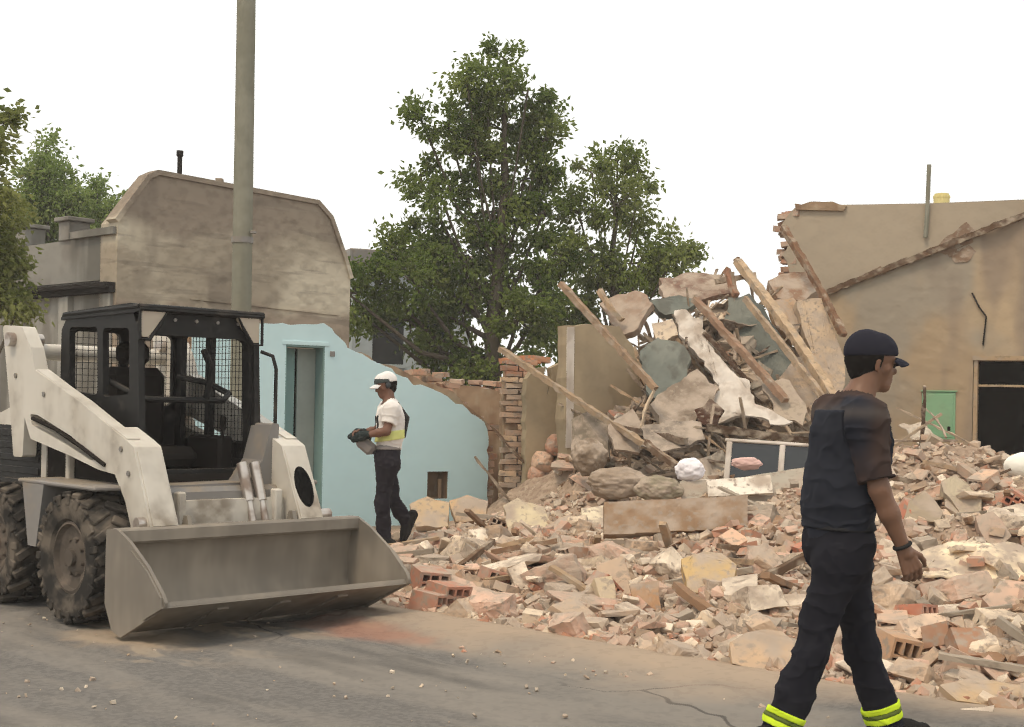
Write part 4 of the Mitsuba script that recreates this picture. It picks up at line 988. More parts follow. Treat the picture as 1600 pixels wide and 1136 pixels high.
slab('metal_panel', 'long grey sheet metal panel lying below the window frame', 'panel', [(1062, 752), (1150, 748), (1268, 728), (1272, 770), (1200, 790), (1066, 782)], 13.6, (0, -.8, .6), .04, srgb(172, 164, 150), seed=15, amp=.003)
slab('white_board', 'clean white rectangular board lying on the grey metal panel', 'board', [(1104, 750), (1204, 742), (1208, 770), (1106, 775)], 13.45, (0, -.75, .65), .03, srgb(230, 222, 208), seed=16, amp=.003)
def lumpy(label, name, cat_, px, py, Y, size, col, m, seed, squash=(1, .8, .8), amp=.5, group=None, freq=1.7):
    t = thing(name, label, cat_, group)
    s_ = trimesh.creation.icosphere(4, 1.0)
    v = s_.vertices * np.asarray(squash)
    v = v * (1 + amp * (meshkit.fbm(s_.vertices * freq + seed * 3.1, 3)[:, None] - .5))
    s_.vertices = v * size + P(px, py, Y)
    shape(t, s_, mat(m), smooth=(m == 'cloth'), color=col)
lumpy('white plastic bag stuffed full in front of the dark hollow', 'plastic_bag', 'bag', 1078, 734, 13.7, .15, srgb(226, 222, 226), 'cloth', 1, (1, .8, .8), .5)
lumpy('pink crumpled cloth caught in the window frame', 'pink_cloth', 'cloth', 1166, 724, 13.8, .12, srgb(196, 164, 156), 'cloth', 2, (1.3, .6, .55), .6)
lumpy('large grey green boulder of concrete left of the metal panel', 'concrete_boulder', 'rubble', 1030, 764, 13.5, .20, srgb(136, 128, 108), 'rubble', 3, (1.2, .8, .75), .5)
lumpy('large grey brown concrete lump in the dark hollow under the low beam', 'concrete_boulder', 'rubble', 965, 756, 13.8, .24, srgb(148, 132, 116), 'rubble', 4, (1.3, .8, .7), .5)
lumpy('dark rounded concrete lump below the grey slanted slab', 'concrete_boulder', 'rubble', 920, 715, 14.6, .22, srgb(128, 112, 96), 'rubble', 5, (.9, .8, .9), .5)

# ------------------------------------------------------------------ debris: named pieces of the field
fwp = hit(1056, 832) + V3(0, -.05, 0)
fw_ = thing('fallen_wall_piece', 'brown fallen wall piece with upright courses lying below the metal panel', 'wall piece')
xs = [944, 992, 1040, 1086, 1128, 1168]
for i in range(5):
    a, b = xs[i], xs[i + 1] - .4
    part(fw_, 'block', slab_mesh([(a, 784 - i * 2), (b, 782 - i * 2), (b + 1, 834 - i * 2.4), (a, 836 - i * 2.4)], 0, (0, -.92, .38), .13, .5, .002, 30, at=fwp), mat('rubble'), color=srgb(150, 124, 100) * [.97, 1.03, .95, 1.0, .98][i])
slab('ochre_slab', 'yellow ochre painted plaster slab lying face up in the middle of the rubble', 'slab', [(1064, 872), (1085, 864), (1130, 862), (1152, 884), (1144, 932), (1118, 930), (1072, 922)], 10.6, (-.1, -.6, .8), .12, srgb(190, 162, 116), seed=40)
slab('brown_slab', 'square brown plaster slab standing in the rubble left of the ochre slab', 'slab', [(984, 914), (1030, 908), (1034, 955), (988, 958)], 10.0, (-.1, -.85, .5), .10, srgb(168, 134, 104), seed=41)
slab('cream_block', 'cream plaster block left of the square brown slab', 'block', [(928, 904), (954, 898), (966, 936), (940, 942)], 10.6, (.2, -.8, .6), .12, srgb(204, 186, 154), seed=42)
slab('pale_plaster_slab', 'large pale grey plaster slab at the foot of the brick pier', 'slab', [(786, 790), (808, 778), (850, 792), (862, 822), (848, 846), (800, 838)], 13.6, (-.1, -.75, .6), .16, srgb(204, 190, 160), seed=43)
slab('white_block', 'clean cream white block beside the brown fallen wall piece', 'block', [(908, 794), (942, 790), (950, 818), (914, 826)], 13.2, (0, -.7, .7), .16, srgb(232, 220, 190), seed=44)
slab('pale_plaster_slab', 'rounded tan slab leaning on the teal wall under its small square hole', 'slab', [(702, 782), (730, 774), (762, 784), (760, 812), (712, 816)], 15.3, (0, -.8, .6), .12, srgb(196, 166, 130), seed=45)
slab('pale_plaster_slab', 'broad tan slab leaning on the teal wall behind the man in the white shirt', 'slab', [(640, 788), (668, 776), (702, 784), (700, 824), (650, 822)], 15.0, (0, -.7, .7), .12, srgb(188, 164, 132), seed=46)
slab('pale_plaster_slab', 'thin white slab lying in the rubble below the pale grey slab', 'slab', [(786, 842), (812, 838), (816, 850), (788, 852)], 12.5, (0, -.5, .8), .06, PALE, seed=47)
slab('large_concrete_chunk', 'large smooth tan concrete chunk at the road edge left of the walking man', 'concrete chunk', [(1140, 1004), (1168, 992), (1222, 984), (1240, 1002), (1236, 1038), (1186, 1048), (1146, 1040)], 7.75, (-.1, -.8, .6), .22, srgb(196, 168, 138), seed=48)
slab('white_top_slab', 'bright cream slab lying on the hollow blocks left of the walking man', 'slab', [(1160, 948), (1200, 932), (1264, 926), (1264, 944), (1200, 952)], 8.6, (-.1, -.35, .9), .08, PALE, seed=49)
tH = thing('hollow_block_wall', 'piece of hollow block wall with dark openings under the bright cream slab', 'block wall')
for i in range(3):
    R = trimesh.transformations.euler_matrix(.15, .05, .06 * i); R[:3, 3] = P(1180 + 33 * i, 976, 8.5)
    part(tH, 'block', hollow_brick(.24, .125, .19, rng), mat('rubble'), color=srgb(184, 152, 126) * (1 - .06 * i), M=R)
slab('brown_slab', 'reddish brown block lying below the cream sheet beside the walking man', 'slab', [(1436, 912), (1470, 902), (1502, 910), (1500, 934), (1446, 938)], 8.9, (.1, -.7, .6), .14, srgb(158, 116, 96), seed=50)
slab('pale_plaster_slab', 'pinkish slab slanting out of the right edge below the cream sheet', 'slab', [(1534, 934), (1570, 910), (1625, 904), (1625, 952), (1560, 958)], 8.9, (-.2, -.7, .6), .12, srgb(208, 176, 154), seed=51)
slab('pale_plaster_slab', 'cream slab directly right of the walking man below his hand', 'slab', [(1362, 912), (1402, 906), (1412, 936), (1380, 950), (1360, 940)], 9.2, (0, -.6, .8), .10, PALE, seed=52)
slab('pale_plaster_slab', 'pale tilted slab in front of the heap to the right of the walking man', 'slab', [(1404, 970), (1440, 956), (1480, 960), (1476, 992), (1424, 1000)], 8.1, (.2, -.6, .7), .10, srgb(214, 188, 164), seed=53)
slab('front_slab', 'long flat tan slab lying at the road edge in the bottom right corner', 'slab', [(1468, 1070), (1520, 1060), (1610, 1070), (1620, 1092), (1560, 1104), (1500, 1096)], 6.95, (0, -.5, .85), .09, srgb(186, 160, 126), seed=54)
slab('small_white_chunk', 'small white chunk lying on the road in the bottom right corner', 'chunk', [(1500, 1108), (1530, 1098), (1556, 1106), (1552, 1122), (1526, 1128)], 6.5, (0, -.6, .8), .06, PALE, seed=55)
slab('concrete_post_piece', 'thick grey concrete post piece lying slanted right of the walking man', 'concrete post', [(1470, 752), (1494, 742), (1532, 782), (1536, 804), (1508, 812)], 11.9, (-.2, -.75, .6), .22, srgb(176, 164, 142), seed=56)
slab('concrete_post_piece', 'pinkish grey post piece continuing down right from the thick grey post', 'concrete post', [(1524, 806), (1550, 800), (1580, 838), (1566, 852), (1540, 846)], 11.5, (-.2, -.75, .6), .2, srgb(178, 152, 134), seed=57)
slab('grey_wedge', 'grey wedge of concrete right of the walking man above the cream sheet', 'concrete chunk', [(1412, 812), (1424, 782), (1446, 766), (1474, 800), (1468, 816)], 11.6, (-.2, -.8, .5), .2, srgb(160, 146, 126), seed=58)
slab('leaning_white_sheet', 'white sheet leaning below the green wall box', 'panel', [(1422, 706), (1450, 692), (1462, 702), (1458, 720), (1430, 724)], 15.0, (-.1, -.85, .5), .05, srgb(234, 224, 214), seed=59)
lumpy('two black rounded rags on the white sheet below the green wall box', 'black_rag', 'rag', 1459, 710, 14.8, .055, (0.02, 0.02, 0.02), 'cloth', 8, (.8, .7, 1.7), 1.2)
lumpy('white rounded tub half buried at the right edge under the doorway', 'white_tub', 'tub', 1606, 728, 13.6, .20, srgb(226, 224, 214), 'cloth', 9, (1.2, .9, .7), .1)
# cream sheet
t_ = thing('cream_sheet', 'large cream crumpled sheet spread over the rubble right of the walking man', 'sheet')
m = slab_mesh([(1424, 852), (1470, 846), (1530, 852), (1620, 866), (1625, 905), (1560, 912), (1500, 906), (1440, 900), (1452, 880)], 9.6, (0, -.45, .9), .03, .08, .012, 60)
v = m.vertices.copy(); v[:, 2] += (meshkit.fbm(v * 2.4, 4) - .5) * .30; m.vertices = v
shape(t_, m, mat('rubble'), smooth=True, color=srgb(232, 214, 184))
beam('short dark timber lying in the rubble at the lower right', (1474, 1002, 7.7), (1548, 1028, 7.5), .07, .05, srgb(92, 70, 56), 31, warp=.02)
beam('thin pale stick pointing up out of the middle of the rubble', (938, 892, 11.1), (1064, 832, 11.9), .035, .03, srgb(206, 192, 168), 32, warp=.03)
beam('pale lath lying flat left of the thin stick', (916, 892, 11.0), (972, 886, 11.1), .06, .03, srgb(222, 206, 178), 33, warp=.01)
beam('brown plank lying across the rubble below the pale grey slab', (830, 868, 11.9), (910, 876, 11.6), .08, .03, srgb(146, 118, 92), 34, warp=.02)
beam('pinkish round post slanting in the heap under the doorway', (1500, 730, 13.5), (1600, 800, 12.7), .12, .11, srgb(180, 152, 132), 35, warp=.02)
beam('brown timber lying across the heap under the doorway', (1470, 790, 12.0), (1410, 830, 11.6), .08, .07, srgb(120, 96, 78), 36, warp=.02)
beam('dark thin timber lying flat above the cream sheet', (1410, 826, 11.3), (1560, 846, 11.0), .09, .06, srgb(98, 80, 64), 37, warp=.03)
beam('rusty brown plank in the heap at the right edge', (1540, 740, 13.0), (1625, 780, 12.5), .12, .05, srgb(152, 116, 94), 38, warp=.02)
for i, (px, py, Y, L) in enumerate(((672, 905, 9.9, .26), (700, 928, 9.6, .24), (672, 942, 9.45, .22))):
    t = thing('red_hollow_brick', ['red hollow brick on top of the pair beside the bucket', 'red hollow brick with dark holes beside the bucket tip, right of its pair', 'red hollow brick with dark holes lowest at the road edge beside the bucket'][i], 'brick')
    R = trimesh.transformations.euler_matrix(.1, .1, .35 + .4 * i); R[:3, 3] = P(px, py, Y)
    shape(t, hollow_brick(L, .23, .15, rng), mat('rubble'), color=srgb(180, 130, 110), M=R)
t = thing('hollow_brick', 'brown hollow brick with openings at the road edge right of the walking man', 'brick')
R = trimesh.transformations.euler_matrix(.1, .2, .2); R[:3, 3] = P(1398, 1018, 7.6)
shape(t, hollow_brick(.25, .18, .2, rng), mat('rubble'), color=srgb(184, 148, 118), M=R)
t = thing('hollow_brick', 'grey pink hollow brick lying in front of the heap at the lower right', 'brick')
R = trimesh.transformations.euler_matrix(.4, .1, 1.3); R[:3, 3] = P(1506, 1048, 7.3)
shape(t, hollow_brick(.24, .18, .18, rng), mat('rubble'), color=srgb(182, 152, 132), M=R)

# ------------------------------------------------------------------ debris: loose pieces by the hundred, then the small stuff
def spots(n, r, emin=-.1, emax=8.0, near=1.2, keep=None):
    out = []
    while len(out) < n:
        k = 4000
        s, e = r.uniform(-3.5, 7.5, k), emin + (emax - emin) * r.random(k) ** near
        X, Y = P0[0] + A_[0] * s + N_[0] * e, P0[1] + A_[1] * s + N_[1] * e
        u = X / Y * F + 800
        ok = (u > 440) & (u < 1720) & (s > -2.5 - .35 * np.minimum(e, 3)) & (Y < 17.6) & (r.random(k) < np.clip((10 / Y) ** 1.5, 0, 1))
        # keep clear of the wall, the loader and the man standing there
        wall_d = (X - B0[0]) * nt[0] + (Y - B0[1]) * nt[1]
        ok &= ~((wall_d > -.15) & (X < B1[0] + .1)) & (np.hypot(X + 1.15, Y - 13.5) > .35)
        lx = (X + 2.2) * ML[0, 0] + (Y - 9.237) * ML[1, 0]; ly = (X + 2.2) * ML[0, 1] + (Y - 9.237) * ML[1, 1]
        ok &= ~((np.abs(ly) < 1.1) & (lx < 1.5))
        out += list(zip(X[ok], Y[ok]))
    return np.array(out[:n])
rr = np.random.default_rng(77)
def where(X, Y):
    s, e = se(X, Y); px = X / Y * F + 800
    if px < 700: return 'beside the loader bucket' if Y < 12 else 'before the teal wall'
    if e < .6: return 'at the road edge ' + ('below the ochre slab' if px < 1130 else 'left of the walking man' if px < 1300 else 'right of the walking man')
    if Y > 13.3: return ('below the brick pier' if px < 960 else 'at the foot of the collapsed pile' if px < 1340 else 'under the dark doorway')
    if px > 1330:
        if px > 1500: return 'near the right edge, ' + ('above the cream sheet' if Y > 10 else 'level with the cream sheet' if Y > 8.7 else 'below the cream sheet')
        return 'right of the walking man, ' + ('above the cream sheet' if Y > 10 else 'level with the cream sheet' if Y > 8.7 else 'below the cream sheet')
    return ('in front of the fallen wall piece' if Y > 11 else 'in the middle of the heap') if px < 1060 else ('around the ochre slab' if Y < 11 else 'behind the ochre slab')
def size_word(x, a, b): return 'small' if x < a else 'medium sized' if x < b else 'large'
pts = spots(230, rr, -.05)
for i, (X, Y) in enumerate(pts):
    orange = rr.random() < .38
    bl = rr.uniform(.12, .25); w_ = where(X, Y)
    t = thing('loose_brick', ('half' if bl < .18 else 'nearly whole') + (' dusty reddish' if orange else ' pale mortar covered') + ' brick ' + w_, 'brick', ('reddish' if orange else 'pale') + ' loose bricks ' + w_)
    m = a_brick(rr, bl, rr.uniform(.055, .075), rr.uniform(.10, .13))
    c = (srgb(190, 140, 116) if orange else (TAN if rr.random() < .4 else (PINK if rr.random() < .6 else CREAM))) * rr.uniform(.8, 1.12)
    shape(t, place(m, (X, Y, heap(X, Y) + rr.uniform(.0, .06)), rot(rr, .38)), mat('rubble'), color=c)
pts = spots(250, rr, -.1)
for i, (X, Y) in enumerate(pts):
    c, kind = ((CREAM, 'cream'), (TAN, 'tan'), (PINK, 'pinkish'), (GREY, 'grey'), (PALE, 'off white'))[rr.choice(5, p=[.24, .3, .24, .12, .1])]
    sz = (.11 + .22 * rr.random() ** 1.6) * (1 if rr.random() < .85 else 1.45)
    m = chunk(rr, (sz, sz * rr.uniform(.6, 1), sz * rr.uniform(.35, .7))); w_ = where(X, Y)
    if sz > .13: m = rough(m, .045 if sz > .2 else .04, i, .09)
    t = thing('masonry_chunk', f'{size_word(sz, .16, .26)} {kind} masonry chunk {w_}', 'masonry chunk', f'{kind} masonry chunks {w_}')
    shape(t, place(m, (X, Y, heap(X, Y) + sz * .12), rot(rr, .4)), mat('rubble'), color=c * rr.uniform(.82, 1.12))
pts = spots(75, rr, .05)
for i, (X, Y) in enumerate(pts):
    sz = .20 + .42 * rr.random() ** 1.7
    m = chunk(rr, (sz, sz * rr.uniform(.5, .9), rr.uniform(.03, .06)), 10); m = rough(m, .07, i, .03); w_ = where(X, Y)
    t = thing('plaster_plate', f'{size_word(sz, .28, .37)} thin plaster plate {w_}', 'plaster plate', f'thin plaster plates {w_}')
    shape(t, place(m, (X, Y, heap(X, Y) + .07), rot(rr, .33)), mat('rubble'), color=(CREAM, PALE, TAN, PINK)[rr.integers(4)] * rr.uniform(.85, 1.1))
pts = spots(26, rr, .3)
for i, (X, Y) in enumerate(pts):
    w_ = where(X, Y); t = thing('broken_hollow_brick', f'{["reddish", "pale", "brown"][i % 3]} broken hollow brick {w_}', 'brick', f'broken hollow bricks {w_}')
    shape(t, place(hollow_brick(rr.uniform(.14, .28), .18, .13, rr), (X, Y, heap(X, Y) + .06), rot(rr, .4)), mat('rubble'), color=(srgb(186, 126, 104), srgb(206, 172, 146), srgb(158, 120, 96))[i % 3] * rr.uniform(.92, 1.05))
pts = spots(64, rr, .3)
for i, (X, Y) in enumerate(pts):
    L, a = rr.uniform(.25, .8), rr.uniform(0, 6.28); w_ = where(X, Y)
    t = thing('wood_splinter', f'{"short" if L < .5 else "long"} splintered timber {w_}', 'timber', f'timber splinters {w_}')
    z = float(heap(X, Y)); d = np.array([math.cos(a) * L / 2, math.sin(a) * L / 2, rr.normal(.02, .07)])
    shape(t, bar(np.array([X, Y, z + .08]) - d, np.array([X, Y, z + .08]) + d, rr.uniform(.03, .08), rr.uniform(.02, .05), warp=.02, seed=i), mat('wood'), color=(WOODL, WOODD, BROWN, GREY)[rr.integers(4)] * rr.uniform(.8, 1.1))
# small stuff
def many(n, lo, hi, r, pts, lift, cols, flat=.6):
    lib = [chunk(r, (1, r.uniform(.5, 1), r.uniform(.3, .8)), 4) for _ in range(14)]
    V, Fa, Co, o = [], [], [], 0
    zz = heap(pts[:, 0], pts[:, 1])
    for (X, Y), z in zip(pts, zz):
        m = lib[r.integers(14)]
        sz = lo + (hi - lo) * r.random() ** 2.2
        R = rot(r, .5)[:3, :3]
        V.append((m.vertices * sz) @ R.T + [X, Y, max(z, -.01) + sz * lift]); Fa.append(m.faces + o); o += len(m.vertices)
        Co.append(np.broadcast_to(cols[r.integers(len(cols))] * r.uniform(.72, 1.12), (len(m.vertices), 3)))
    return trimesh.Trimesh(np.vstack(V), np.vstack(Fa), process=False), np.vstack(Co)
small_cols = [TAN, TAN, CREAM, PINK, PINK, ORANGE, GREY, PALE, BROWN]
m, c = many(0, .025, .13, rr, spots(15000, rr, -.12, 8.5, 1.25), .15, small_cols)
t = thing('small_rubble', 'small bits of brick, mortar and plaster covering the whole rubble heap', 'rubble', kind='stuff')
shape(t, m, mat('rubble'), color=c)
m, c = many(0, .008, .04, rr, spots(14000, rr, -.25, 7.0, 1.3), .35, small_cols)
t = thing('rubble_grit', 'fine grit and mortar crumbs between the pieces of the rubble heap', 'grit', kind='stuff')
shape(t, m, mat('rubble'), color=c)
m, c = many(0, .008, .045, rr, spots(1600, rr, -1.0, .1, .5), .2, small_cols)
q_ = np.stack([rr.uniform(-7, 3, 420), -4.2 * rr.random(420) ** .8], 1)
pq = P0 + q_[:, :1] * A_ + q_[:, 1:] * N_
m2, c2 = many(0, .006, .03, rr, pq, .3, [TAN, CREAM, GREY, PALE]); m2.vertices[:, 2] += np.repeat(road_z(pq[:, 0], pq[:, 1]) - np.maximum(heap(pq[:, 0], pq[:, 1]), -.01), len(m2.vertices) // 420 if False else 1)[0] * 0
m, c = cat(m, m2), np.vstack([c, c2])
t = thing('road_crumbs', 'small crumbs of mortar scattered on the road along the heap', 'rubble', kind='stuff')
shape(t, m, mat('rubble'), color=c)

# filler pieces that the collapsed pile is made of, under and behind the named ones
rp2 = np.random.default_rng(31)
for i in range(90):
    X, Y = rp2.normal(2.4, .95), rp2.uniform(15.4, 18.2)
    if X < 1.1 and Y > 15.9: continue
    z = float(heap(X, Y))
    if z < .7: continue
    sz = rp2.uniform(.18, .48)
    c = (srgb(172, 154, 134), srgb(170, 146, 130), GREY, CREAM, srgb(136, 124, 108), srgb(118, 112, 100))[rp2.integers(6)] * rp2.uniform(.75, 1.1)
    w_ = ('left' if X < 2.0 else 'middle' if X < 3.0 else 'right') + ' part of the collapsed pile'; t = thing('pile_chunk', f'{size_word(sz, .28, .39)} broken wall chunk packed into the {w_}', 'wall chunk', f'wall chunks in the {w_}')
    shape(t, place(rough(chunk(rp2, (sz, sz * rp2.uniform(.5, .9), sz * rp2.uniform(.25, .6))), .08, i, .10), (X, Y, z + .05), rot(rp2, .5)), mat('rubble'), color=c)
for i in range(46):
    X, Y = rp2.normal(2.5, .85), rp2.uniform(14.9, 17.4)
    z = float(heap(X, Y))
    d = np.array([rp2.uniform(.2, .6), -rp2.uniform(.1, .4), -rp2.uniform(.25, .7)]) * rp2.choice([1, 1, 1, -1])
    w_ = ('left' if X < 2.0 else 'middle' if X < 3.0 else 'right') + ' part of the collapsed pile'; t = thing('roof_lath', f'thin roof lath sticking out of the {"lower" if z < 1.2 else "upper"} {w_}', 'lath', f'thin roof laths in the {w_}')
    p = np.array([X, Y, z + .25])
    shape(t, bar(p - d * .75, p + d * .75, rp2.uniform(.02, .055), rp2.uniform(.02, .045), warp=.05, seed=i), mat('wood'), color=(WOODL, WOODD, srgb(140, 124, 108), GREY)[rp2.integers(4)] * rp2.uniform(.6, 1.1))

def pile_spots(n, r):
    out = []
    while len(out) < n:
        X, Y = r.normal(2.5, .95), r.uniform(14.6, 18.3)
        if heap(X, Y) > .55 and not (X < 1.15 and Y > 15.8): out.append((X, Y))
    return np.array(out)
m, c = many(0, .05, .24, rp2, pile_spots(1500, rp2), .3, [srgb(150, 134, 116), srgb(128, 114, 98), srgb(176, 158, 136), srgb(112, 98, 84), srgb(164, 140, 120), srgb(196, 180, 158)])
sticks, sc_ = [m], [c]
for i, (X, Y) in enumerate(pile_spots(120, rp2)):
    d = np.array([rp2.normal(.15, .3), -rp2.uniform(-.1, .35), rp2.normal(-.15, .3)]); d *= rp2.uniform(.25, .7) / np.linalg.norm(d)
    p = np.array([X, Y, float(heap(X, Y)) + rp2.uniform(.05, .35)])
    b = bar(p - d, p + d, rp2.uniform(.012, .04), rp2.uniform(.01, .03), warp=.04, seed=i)
    sticks.append(b); sc_.append(np.broadcast_to((srgb(150, 132, 112), srgb(96, 80, 68), srgb(184, 164, 140), srgb(124, 106, 90))[rp2.integers(4)] * rp2.uniform(.7, 1.1), (len(b.vertices), 3)))
for i, (X, Y) in enumerate(pile_spots(46, rp2)):             # crumpled scraps of thin sheet
    g_ = trimesh.creation.box((rp2.uniform(.3, .7), rp2.uniform(.15, .35), .012)); g_ = refine(g_, .06)
    v_ = g_.vertices; v_[:, 2] += (meshkit.fbm(v_ * 6 + i * 5, 3) - .5) * .18; g_.vertices = v_
    b = place(g_, (X, Y, float(heap(X, Y)) + .2), trimesh.transformations.euler_matrix(rp2.normal(.5, .4), rp2.normal(0, .5), rp2.uniform(0, 6.28)))
    sticks.append(b); sc_.append(np.broadcast_to((srgb(140, 134, 122), srgb(190, 180, 164), srgb(112, 100, 90), srgb(222, 212, 198))[rp2.integers(4)], (len(b.vertices), 3)))
t = thing('pile_litter', 'tangle of splinters, laths, scraps and broken bits covering the collapsed pile', 'debris', kind='stuff')
shape(t, cat(*sticks), mat('rubble'), color=np.vstack(sc_))

# ------------------------------------------------------------------ people
def capsules(p, bones, k):
    return smin([bone(p, *b) for b in bones], k)
def bounds(bones, pad=.06):
    q = np.vstack([np.array([b[0], b[1]]) for b in bones]); r = max(max(b[2], b[3]) for b in bones)
    return q.min(0) - r - pad, q.max(0) + r + pad
def man_mesh(m, it=4):
    g = trimesh.Trimesh(*m) if isinstance(m, tuple) else m
    return relax(g, it)
def union(*ms):
    out = None
    for m in ms:
        a = m3.Manifold(m3.Mesh(np.asarray(m.vertices, np.float32), np.asarray(m.faces, np.uint32)))
        out = a if out is None else out + a
    q = out.to_mesh()
    return trimesh.Trimesh(q.vert_properties[:, :3], q.tri_verts, process=False)
def hand_mesh(wrist, elbow, palm_n, curl, s=1.0, thumb_side=None):
    """A hand with five bent fingers. palm_n: direction the palm faces; curl: bend of the fingers in degrees per joint."""
    d = np.asarray(wrist) - np.asarray(elbow); d /= np.linalg.norm(d)
    n = np.asarray(palm_n, float); n -= d * (n @ d); n /= np.linalg.norm(n)
    w = np.cross(d, n) if thumb_side is None else np.asarray(thumb_side, float)
    w = w - d * (w @ d) - n * (w @ n); w /= np.linalg.norm(w)       # towards the thumb
    W = np.asarray(wrist, float)
    bones = [(W - d * .03, W + d * .02, .026 * s, .028 * s)]
    for j, off in enumerate((-.030, -.010, .010, .030)):
        bones.append((W + w * off * .5 * s, W + (d * .088 + w * off) * s, .017 * s, .014 * s))
    for j, (off, L) in enumerate(((-.031, .062), (-.0105, .078), (.0105, .085), (.031, .076))):
        p = W + (d * .088 + w * off) * s
        a = 0
        for q, fr in enumerate((.46, .30, .24)):
            a += math.radians(curl * (1.1 - .12 * j) * (1, .9, .7)[q])
            e = p + (d * math.cos(a) + n * math.sin(a) + w * off * .6) * L * fr * s
            bones.append((p, e, (.0098, .0088, .0078)[q] * s, (.0088, .0078, .0065)[q] * s))
            p = e
    p = W + (d * .025 + w * .026) * s
    for q, (L, a) in enumerate(((.045, 45), (.033, 28), (.026, 15))):
        a = math.radians(a)
        e = p + (d * math.cos(a) + w * math.sin(a) + n * (.35 + .2 * q)) * L * s
        bones.append((p, e, (.0155, .0115, .010)[q] * s, (.0115, .010, .008)[q] * s)); p = e
    lo, hi = bounds(bones, .012)
    return relax(iso(lambda g: capsules(g, bones, .006), lo, hi, .0042), 3)
def head_bones(c, f, upv, s=1.0):
    """Skull, jaw, nose, ears and neck root round the head centre c, facing f."""
    f = np.asarray(f, float) / np.linalg.norm(f); u = np.asarray(upv, float); r = np.cross(f, u); r /= np.linalg.norm(r); u = np.cross(r, f)
    L = lambda a, b, cc: c + (f * a + r * b + u * cc) * s
    b = [(L(-.025, 0, .035), L(.015, 0, .035), .086 * s, .080 * s, (r, .88)), (L(.02, 0, -.03), L(.045, 0, -.075), .062 * s, .040 * s, (r, .95)),
         (L(.055, 0, .005), L(.055, 0, -.02), .042 * s, .042 * s), (L(.088, 0, .01), L(.106, 0, -.022), .009 * s, .014 * s), (L(.082, 0, -.052), L(.088, 0, -.055), .016 * s, .012 * s),
         (L(.083, 0, -.064), L(.084, 0, -.066), .014 * s, .013 * s), (L(.07, 0, -.092), L(.072, 0, -.092), .022 * s, .022 * s), (L(.082, -.03, .022), L(.082, .03, .022), .013 * s, .013 * s)]
    for q in (-1, 1):
        b.append((L(-.012, .076 * q, .012), L(-.010, .074 * q, -.03), .014 * s, .010 * s, (r, .5)))
        b.append((L(.05, .042 * q, -.012), L(.045, .045 * q, -.02), .022 * s, .022 * s))
    return b, L
def slab_cut(p, o, d, lo, hi):
    t = (p - o) @ d
    return np.maximum(lo - t, t - hi)

